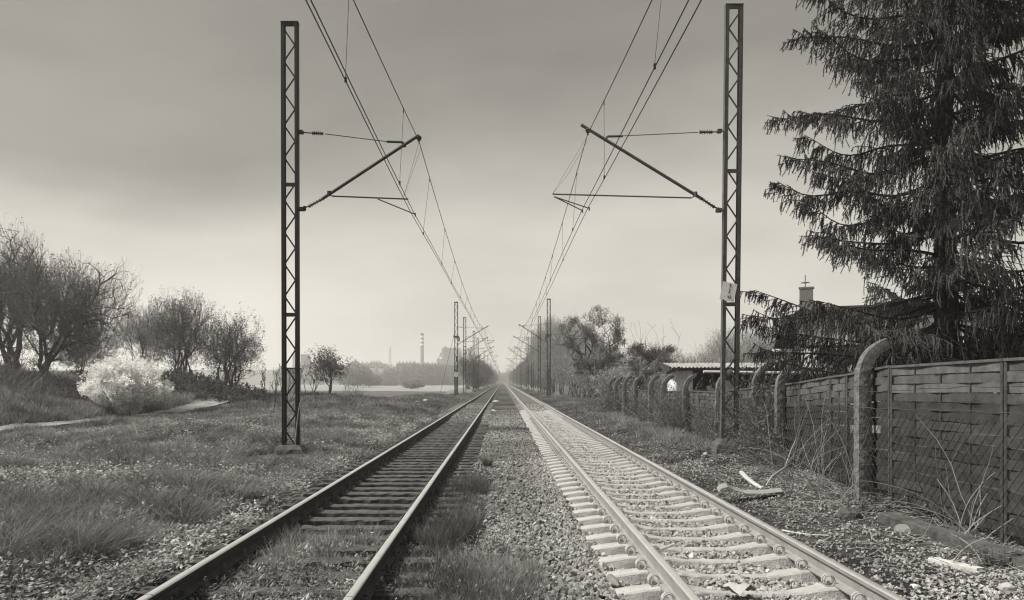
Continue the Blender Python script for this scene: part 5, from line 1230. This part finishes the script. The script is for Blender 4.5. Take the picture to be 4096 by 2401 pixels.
def tussocks():
    r = rng_(260); n = 1000; Y = 7+33*r.random(n)**1.25; X = -3.9-r.random(n)*np.clip(.64*Y-3.9, .5, 14.2); k = (vnoise(X, Y, 3.2, 98) > .38) & (((X+4.9)/.8)**2+((Y-17.4)/1.7)**2 > 1); X, Y = X[k], Y[k]; n = len(X)
    sz = r.uniform(.5, 1.25, n); per = (260*sz/(1+Y*.03)).astype(int); i = np.repeat(np.arange(n), per); N = len(i); a = r.uniform(0, 6.283, N); q = np.sqrt(r.random(N))*.20*sz[i]; ln = q*2.2+r.uniform(0, .25, N)
    BX, BY = X[i]+q*np.cos(a), Y[i]+q*np.sin(a); D = nz(np.stack([np.cos(a)*ln+r.normal(0, .1, N), np.sin(a)*ln+r.normal(0, .1, N), np.ones(N)], 1)); tn = r.uniform(.3, 1.0, n)[i]*r.uniform(.5, 1.6, N)
    mb = MB(); mb.blades(np.stack([BX, BY, H(BX, BY)-.02], 1), D, r.uniform(.5, 1.1, N)*.44*sz[i], .006*(1+Y[i]*.035)*r.uniform(.7, 1.3, N), r.uniform(.2, .9, N), tn); print('tussocks', N)
    tag(mb.build('grass_tussocks', M['grass_blade']), 'dark rounded grass tussocks all over the left bank', 'grass', kind='stuff')
tussocks()
def twigs(name, label, n, xf, yr, L, rad, tone, seed):
    r = rng_(seed); Y = yr[0]+(yr[1]-yr[0])*r.random(n)**1.3; X = xf(Y, r, n); a = r.uniform(0, 6.283, n); l = L*r.uniform(.2, 1.0, n)**1.5; e = r.normal(.08, .18, n); A = np.stack([X, Y, H(X, Y)+.02], 1)
    mb = MB(); P = A; d = np.stack([np.cos(a), np.sin(a), e], 1)
    for k in range(3):
        B = P+d*l[:,None]/3; B[:,2] = np.maximum(B[:,2], H(B[:,0], B[:,1])+.01); mb.prisms(P, B, rad*(1-.25*k)*(1+Y*.02), rad*(1-.25*(k+1))*(1+Y*.02), 4, np.full(n, .5)); P = B; d = nz(d+r.normal(0, .25, (n, 3))*[1, 1, .5])
    tag(mb.build(name, M['cane_pale']), label, 'twigs', kind='stuff')
twigs('dead_twigs', 'dead twigs and straw lying on the soil along the fence', 900, lambda Y, r, n: r.uniform(4.2, 6.0, n)-.5*r.random(n), (6.5, 20), .55, .0035, .5, 271)
twigs('dead_twigs', 'pale dead stalks lying across the left bank', 1500, lambda Y, r, n: -3.6-r.random(n)*np.clip(.64*Y-3.4, .5, 14.5), (6.5, 34), .75, .0032, .5, 272)
wid = lambda a: (lambda Y, r, n: -3.2-r.random(n)**1.1*(np.minimum(a, .66*Y+.5)-3.2).clip(0.4))
# left bank, near to far
clumps('grass', 'long dull grass in tufts on the near left verge', 'grass', 5200, wid(13), (5.6, 21), 30, .24, .006, .80, 201, lambda X, Y: np.clip((vn(X, Y, 1.2, 82)-.3)*2.6, .10, 1)*sm(-3.3, -4.3, X), .07, .65, 1.1)
clumps('grass', 'grass on the left bank between the verge and the cart track', 'grass', 7500, wid(19.2), (19, 48), 15, .20, .008, .85, 202, lambda X, Y: np.clip((vn(X, Y, 1.9, 82)-.2)*2.4, .1, 1)*(1-sm(-18.4, -18.9, X)), .12, .7, 1.2)
clumps('grass', 'pale rough grass on the bank behind the cart track', 'grass', 14000, lambda Y, r, n: -20.9-r.random(n)*11, (32, 60), 13, .42, .010, .82, 203, lambda X, Y: X*0+.9, .2, .6, 1.1)
clumps('grass', 'distant rough grass on the left embankment', 'grass', 17000, lambda Y, r, n: -4.3-r.random(n)**1.2*16, (46, 104), 9, .26, .010, .70, 204, lambda X, Y: np.clip((vn(X, Y, 4, 83)-.1)*2.2, .15, 1)*(1-sm(-18.4, -18.9, X))*(1-.8*sm(80, 100, Y)*sm(-7, -11, X)), .2, .7, 1.3)
clumps('grass', 'short grass growing between the wheel ruts and along the edges of the cart track', 'grass', 1500, lambda Y, r, n: -19.85+r.choice([-.95, 0, .95], n)+r.normal(0, .16, n), (28, 80), 9, .10, .008, .6, 205, lambda X, Y: X*0+.8, .12, .7)
# in the left track and between the tracks
clumps('grass', 'bright tufts growing between the tracks by the left track at the bottom', 'grass', 1500, (-1.05, .42), (5.4, 9.5), 42, .17, .0045, 1.05, 206, lambda X, Y: np.clip(.05+sm(8.6, 6.0, Y)*sm(.45, -.1, X)+.25*(vn(X, Y, .7, 84) > .6), 0, 1)*sm(8.8, 7.6, Y+1.2*np.maximum(0, X)), .06, .6)
clumps('grass', 'dark weedy tufts along the inner rail of the left track', 'grass', 900, (-1.0, -.3), (6, 17), 30, .20, .0045, .42, 207, lambda X, Y: np.clip(sm(17, 9, Y)*(vn(X, Y, .8, 85)+.1), 0, 1), .06, .55)
clumps('grass', 'grass growing between the wooden sleepers', 'grass', 1100, (-2.55, -1.25), (5.4, 12), 34, .20, .0048, 1.0, 208, lambda X, Y: np.clip(sm(11, 6.5, Y)*(.12+(vn(X, Y, .7, 86) > .55)), 0, 1), .06, .6)
for k, (px, py, Z, L, nb, lab) in enumerate(((1950, 1835, 17.0, .34, 260, 'single tall grass tuft standing in the gravel between the tracks'), (1120, 1815, 18.0, .20, 120, 'grass tuft at the foot of the black left mast'))):
    c = CP(px, py, Z); r = rng_(300+k); a = r.uniform(0, 6.28, nb); q = .06*np.sqrt(r.random(nb)); ln = r.uniform(.05, .6, nb); B = np.stack([c[0]+q*np.cos(a), c[1]+q*np.sin(a), H(c[0]+q*np.cos(a), c[1]+q*np.sin(a))], 1)
    mb = MB(); mb.blades(B, nz(np.stack([np.cos(a)*ln, np.sin(a)*ln, np.ones(nb)], 1)), r.uniform(.6, 1.1, nb)*L, np.full(nb, .007), r.uniform(.1, .8, nb), r.uniform(.3, .8, nb)); tag(mb.build('grass_tuft', M['grass_blade'], origin=c), lab, 'grass tuft')
# right side
clumps('grass', 'pale dry grass strip along the foot of the fence', 'grass', 3000, (4.3, 5.75), (17, 52), 22, .27, .007, .95, 209, lambda X, Y: sm(17.5, 20, Y)*np.clip((vn(X, Y, 1.5, 87)-.1)*1.6, .1, 1)*sm(4.2, 4.9, X), .10, .7, 1.3)
clumps('grass', 'sparse low grass on the soil right of the rightmost rail', 'grass', 1500, (3.6, 5.7), (6, 19), 10, .07, .005, .55, 210, lambda X, Y: np.clip(vn(X, Y, .8, 88), 0, 1)*.8, .06, .8, 1.2)
clumps('grass', 'low grass along the right shoulder of the line in the distance', 'grass', 5000, (3.9, 6.4), (48, 130), 10, .16, .010, .75, 211, lambda X, Y: X*0+.85, .2, .7, 1.2)

def herbs(name, label, n, xf, yr, per, L, Wd, tone, seed, dens, h=(.02, .16), spread=.09, flat=.4, ypow=1.0, m='weed_leaf'):
    r = rng_(seed); Y = yr[0]+(yr[1]-yr[0])*r.random(n)**ypow; X = xf(Y, r, n); k = (r.random(n) < dens(X, Y)) & (np.abs(X/np.maximum(Y, 1)) < .72) & (((X+4.9)/.8)**2+((Y-17.4)/1.7)**2 > 1); X, Y = X[k], Y[k]; n = len(X)
    i = np.repeat(np.arange(n), per); N = len(i); a = r.uniform(0, 6.283, N); q = np.sqrt(r.random(N))*spread; BX, BY = X[i]+q*np.cos(a), Y[i]+q*np.sin(a); hh = r.uniform(h[0], h[1], N)*(r.uniform(.5, 1.3, n)[i])
    C = np.stack([BX, BY, H(BX, BY)+hh], 1); D = np.stack([np.cos(a)+r.normal(0, .3, N), np.sin(a)+r.normal(0, .3, N), r.normal(flat*.6, flat, N)], 1); LL = r.uniform(.5, 1.2, N)*L*(1+.02*Y[i])
    tt = np.clip((tone*r.uniform(.35, 1.6, n)*(.35+1.3*vnoise(X, Y, .9, 91)))[i]*r.uniform(.6, 1.5, N), .05, 2.2)
    mb = MB(); mb.leaves(C, D, np.cross(D, r.normal(0, .25, (N, 3))+[0,0,1]), LL, LL*Wd, tt)
    kk = r.integers(0, N, N//5); mb.prisms(np.stack([BX[kk], BY[kk], H(BX[kk], BY[kk])-.01], 1), C[kk], .0018, .0012, 3, tt[kk]*.8); print(name, N)
    return tag(mb.build(name, M[m]), label, 'weeds', kind='stuff')
L1 = lambda Y, r, n: -3.15-r.random(n)*np.clip(.66*Y-2.6, .6, 6.5)
herbs('weeds', 'low broad-leaved weeds covering the near left verge', 7500, L1, (5.6, 13), 13, .055, .55, 1.15, 221, lambda X, Y: np.clip(.35+.9*vn(X, Y, 1.1, 92)-.25, 0, 1), ypow=1.15)
herbs('weeds', 'mat of dead stems and small leaves over the left bank', 17000, lambda Y, r, n: -3.4-r.random(n)*np.clip(.64*Y-3, .6, 13), (12, 38), 11, .055, .42, 1.15, 222, lambda X, Y: np.clip((vn(X, Y, 2.1, 93)-.2)*2, 0.15, 1)*(1-sm(-18.2, -18.8, X)), (.01, .20), .16, .3, 1.3)
herbs('weeds', 'dandelion-like leaves between the wooden sleepers', 3600, lambda Y, r, n: r.uniform(-2.6, -1.2, n), (5.4, 10), 12, .06, .34, 1.5, 223, lambda X, Y: np.clip(sm(10, 6, Y)*(.3+vn(X, Y, .7, 94)), 0, 1), (-.01, .09), .06, .6)
herbs('weeds', 'weeds along the inner edge of the left track', 1500, lambda Y, r, n: r.uniform(-1.0, .3, n), (5.4, 13), 10, .045, .40, .75, 224, lambda X, Y: np.clip(sm(12, 6, Y)*(.2+vn(X, Y, .7, 95))*sm(.35, -.3, X), 0, 1), (0, .12), .06, .6)
herbs('weeds', 'flat dead leaves and low weeds on the soil beside the fence', 3200, lambda Y, r, n: r.uniform(3.7, 5.9, n), (6, 22), 7, .042, .55, 1.15, 225, lambda X, Y: np.clip(vn(X, Y, 1.0, 96)+.1+.2*sm(4.8, 5.4, X), 0, 1), (0, .025), .12, .12, 1.3)
herbs('weeds', 'dark low weeds along the right shoulder farther off', 3000, lambda Y, r, n: r.uniform(3.6, 6.2, n), (18, 48), 10, .06, .5, .60, 226, lambda X, Y: np.clip(vn(X, Y, 1.6, 97)+.1, 0, 1), (0, .10), .15, .4, 1.2)
def leaf_clump(label, px, py, Z, rad, n, seed, h=.28, tone=(.35, .9), ls=.075):
    c = GP(px, py); r = rng_(seed); t = thing('nettle_clump', label, 'nettles', c); k = 26; a = r.uniform(0, 6.28, k); q = rad*np.sqrt(r.random(k)); hh = h*r.uniform(.5, 1.1, k)
    A = np.stack([c[0]+q*np.cos(a), c[1]+q*np.sin(a), np.full(k, c[2]-.02)], 1); B = A+np.stack([r.normal(0, .05, k), r.normal(0, .05, k), hh], 1); mb = MB(); mb.prisms(A, B, .004, .0025, 4, .4); mb.build('stems', M['weed_leaf'], t)
    i = r.integers(0, k, n); f = r.uniform(.25, 1, n)[:,None]; C = A[i]*(1-f)+B[i]*f; a = r.uniform(0, 6.28, n); D = np.stack([np.cos(a), np.sin(a), r.normal(-.1, .25, n)], 1); L = ls*r.uniform(.5, 1.15, n)*(1.2-.4*f[:,0]); mb = MB(); mb.leaves(C, D, np.cross(D, [0,0,1]), L, L*.62, r.uniform(tone[0], tone[1], n)); mb.build('foliage', M['weed_leaf'], t)
leaf_clump('leafy nettle clump at the left end of the kerb beam', 3480, 2050, 10.9, .30, 420, 401)
leaf_clump('nettle clump growing behind the middle of the kerb beam', 3710, 2058, 10.4, .26, 300, 402)
leaf_clump('large dark nettle clump against the fence above the kerb beam', 3980, 2105, 9.4, .36, 520, 403, .42)
leaf_clump('nettle clump in the lower right corner in front of the kerb beam', 4030, 2280, 7.9, .24, 300, 404, .22, (.5, 1.1), .05)
leaf_clump('nettle clump at the foot of the boards left of the kerb beam', 3580, 2030, 11.3, .2, 200, 405, .2, (.6, 1.1), .06)
def canes(label, px, py, Z, n, h, seed, m='cane_pale', rad=.007, lx=(-.5, .5), cat='bramble canes'):
    c = GP(px, py); r = rng_(seed); mb = MB()
    for k in range(n):
        d = np.array([r.uniform(*lx), r.normal(0, .25), 1.0]); d = d/np.linalg.norm(d); p = c+[r.normal(0, .12), r.normal(0, .1), 0]; P = [p]; L = h*r.uniform(.4, 1.1); arch = r.uniform(.0, .28)
        for j in range(9): d = d+np.array([r.normal(0, .09)+d[0]*.1, r.normal(0, .07), -arch*.5]); d = d/np.linalg.norm(d); p = p+d*L/9; p = np.array([p[0], p[1], max(p[2], c[2]+.01)]); P.append(p)
        mb.tube(P, np.linspace(rad, rad*.45, 10), 5)
    return tag(mb.build('bramble_canes', M[m], origin=c), label, cat)
canes('arching pale bramble canes fanning out in front of the boards above the kerb beam', 3880, 2150, 8.9, 12, 1.5, 501, lx=(-.9, .5))
canes('long bare cane standing at the kerb beam near the right edge', 3885, 2270, 7.9, 3, .9, 502, rad=.008, lx=(-.1, .3))
canes('tangle of thin canes at the foot of the large curved post', 3420, 2000, 11.6, 22, 1.3, 503, rad=.005, lx=(-.7, .6))
canes('thin canes climbing the woven panels left of the large post', 3280, 1950, 12.6, 22, 1.7, 504, rad=.005, lx=(-.6, .6))
canes('fan of dry canes beside the creeper-covered post', 3160, 1935, 14.0, 26, 1.5, 505, rad=.005, lx=(-.9, .4))
canes('dark wiry stems climbing at the near-edge panel', 3800, 2120, 9.9, 12, 1.6, 506, m='bare_twig', rad=.006)
def creeper(label, x, y, rx, ry, h, n, seed, leaf, rad=.006, tone=(.3, .9), ls=.05): return scatter_shrub('creeper', label, 'creeper', x, y, rx, ry, n, h, seed, leaf=leaf, ls=ls, rad=rad, tone=tone)
creeper('dense creeper smothering the posts right of the grey mast', 5.78, 17.9, .38, 1.1, 2.0, 330, 601, 5200, .005)
creeper('low dark creeper at the foot of the creeper-covered posts', 5.45, 17.0, .35, 1.3, .75, 220, 602, 3600, .004)
creeper('spiky dark bush around the short hooked post', 5.80, 26.6, .45, 1.0, 2.0, 200, 603, 1500, .007)
creeper('twiggy creeper on the fence left of the short hooked post', 6.0, 29.5, .2, 1.6, 1.5, 180, 604, 1700, .007)
creeper('leafy creeper hanging on the fence posts in the distance', 6.05, 34.5, .2, 2.6, 1.3, 220, 605, 2600, .008, ls=.07)
creeper('overgrown creeper hiding the far end of the fence', 6.15, 43.8, .35, 2.4, 1.5, 260, 606, 3600, .010, ls=.09)
creeper('thin stems climbing the fence behind the grey mast', 5.86, 22.5, .25, 1.6, 1.5, 150, 607, 900, .005)
creeper('low scrub on the right shoulder before the thicket', 5.9, 50, 1.1, 3.5, .9, 320, 608, 4500, .009, tone=(.5, 1.1), ls=.09)

# ---------------------------------------------------------------- haze
hm = bpy.data.materials.new('haze_air'); hm.use_nodes = True; hn = hm.node_tree.nodes; hl = hm.node_tree.links
hn.remove(hn['Principled BSDF']); pv = hn.new('ShaderNodeVolumePrincipled'); pv.inputs['Color'].default_value = (1, 1, 1, 1); pv.inputs['Density'].default_value = HAZE = .00075; pv.inputs['Anisotropy'].default_value = .35
hl.new(pv.outputs[0], hn['Material Output'].inputs['Volume'])
mb = MB(); mb.box((0, 1400, 41), (3200, 3000, 88)); hz = mb.build('haze', hm); tag(hz, kind='stuff')
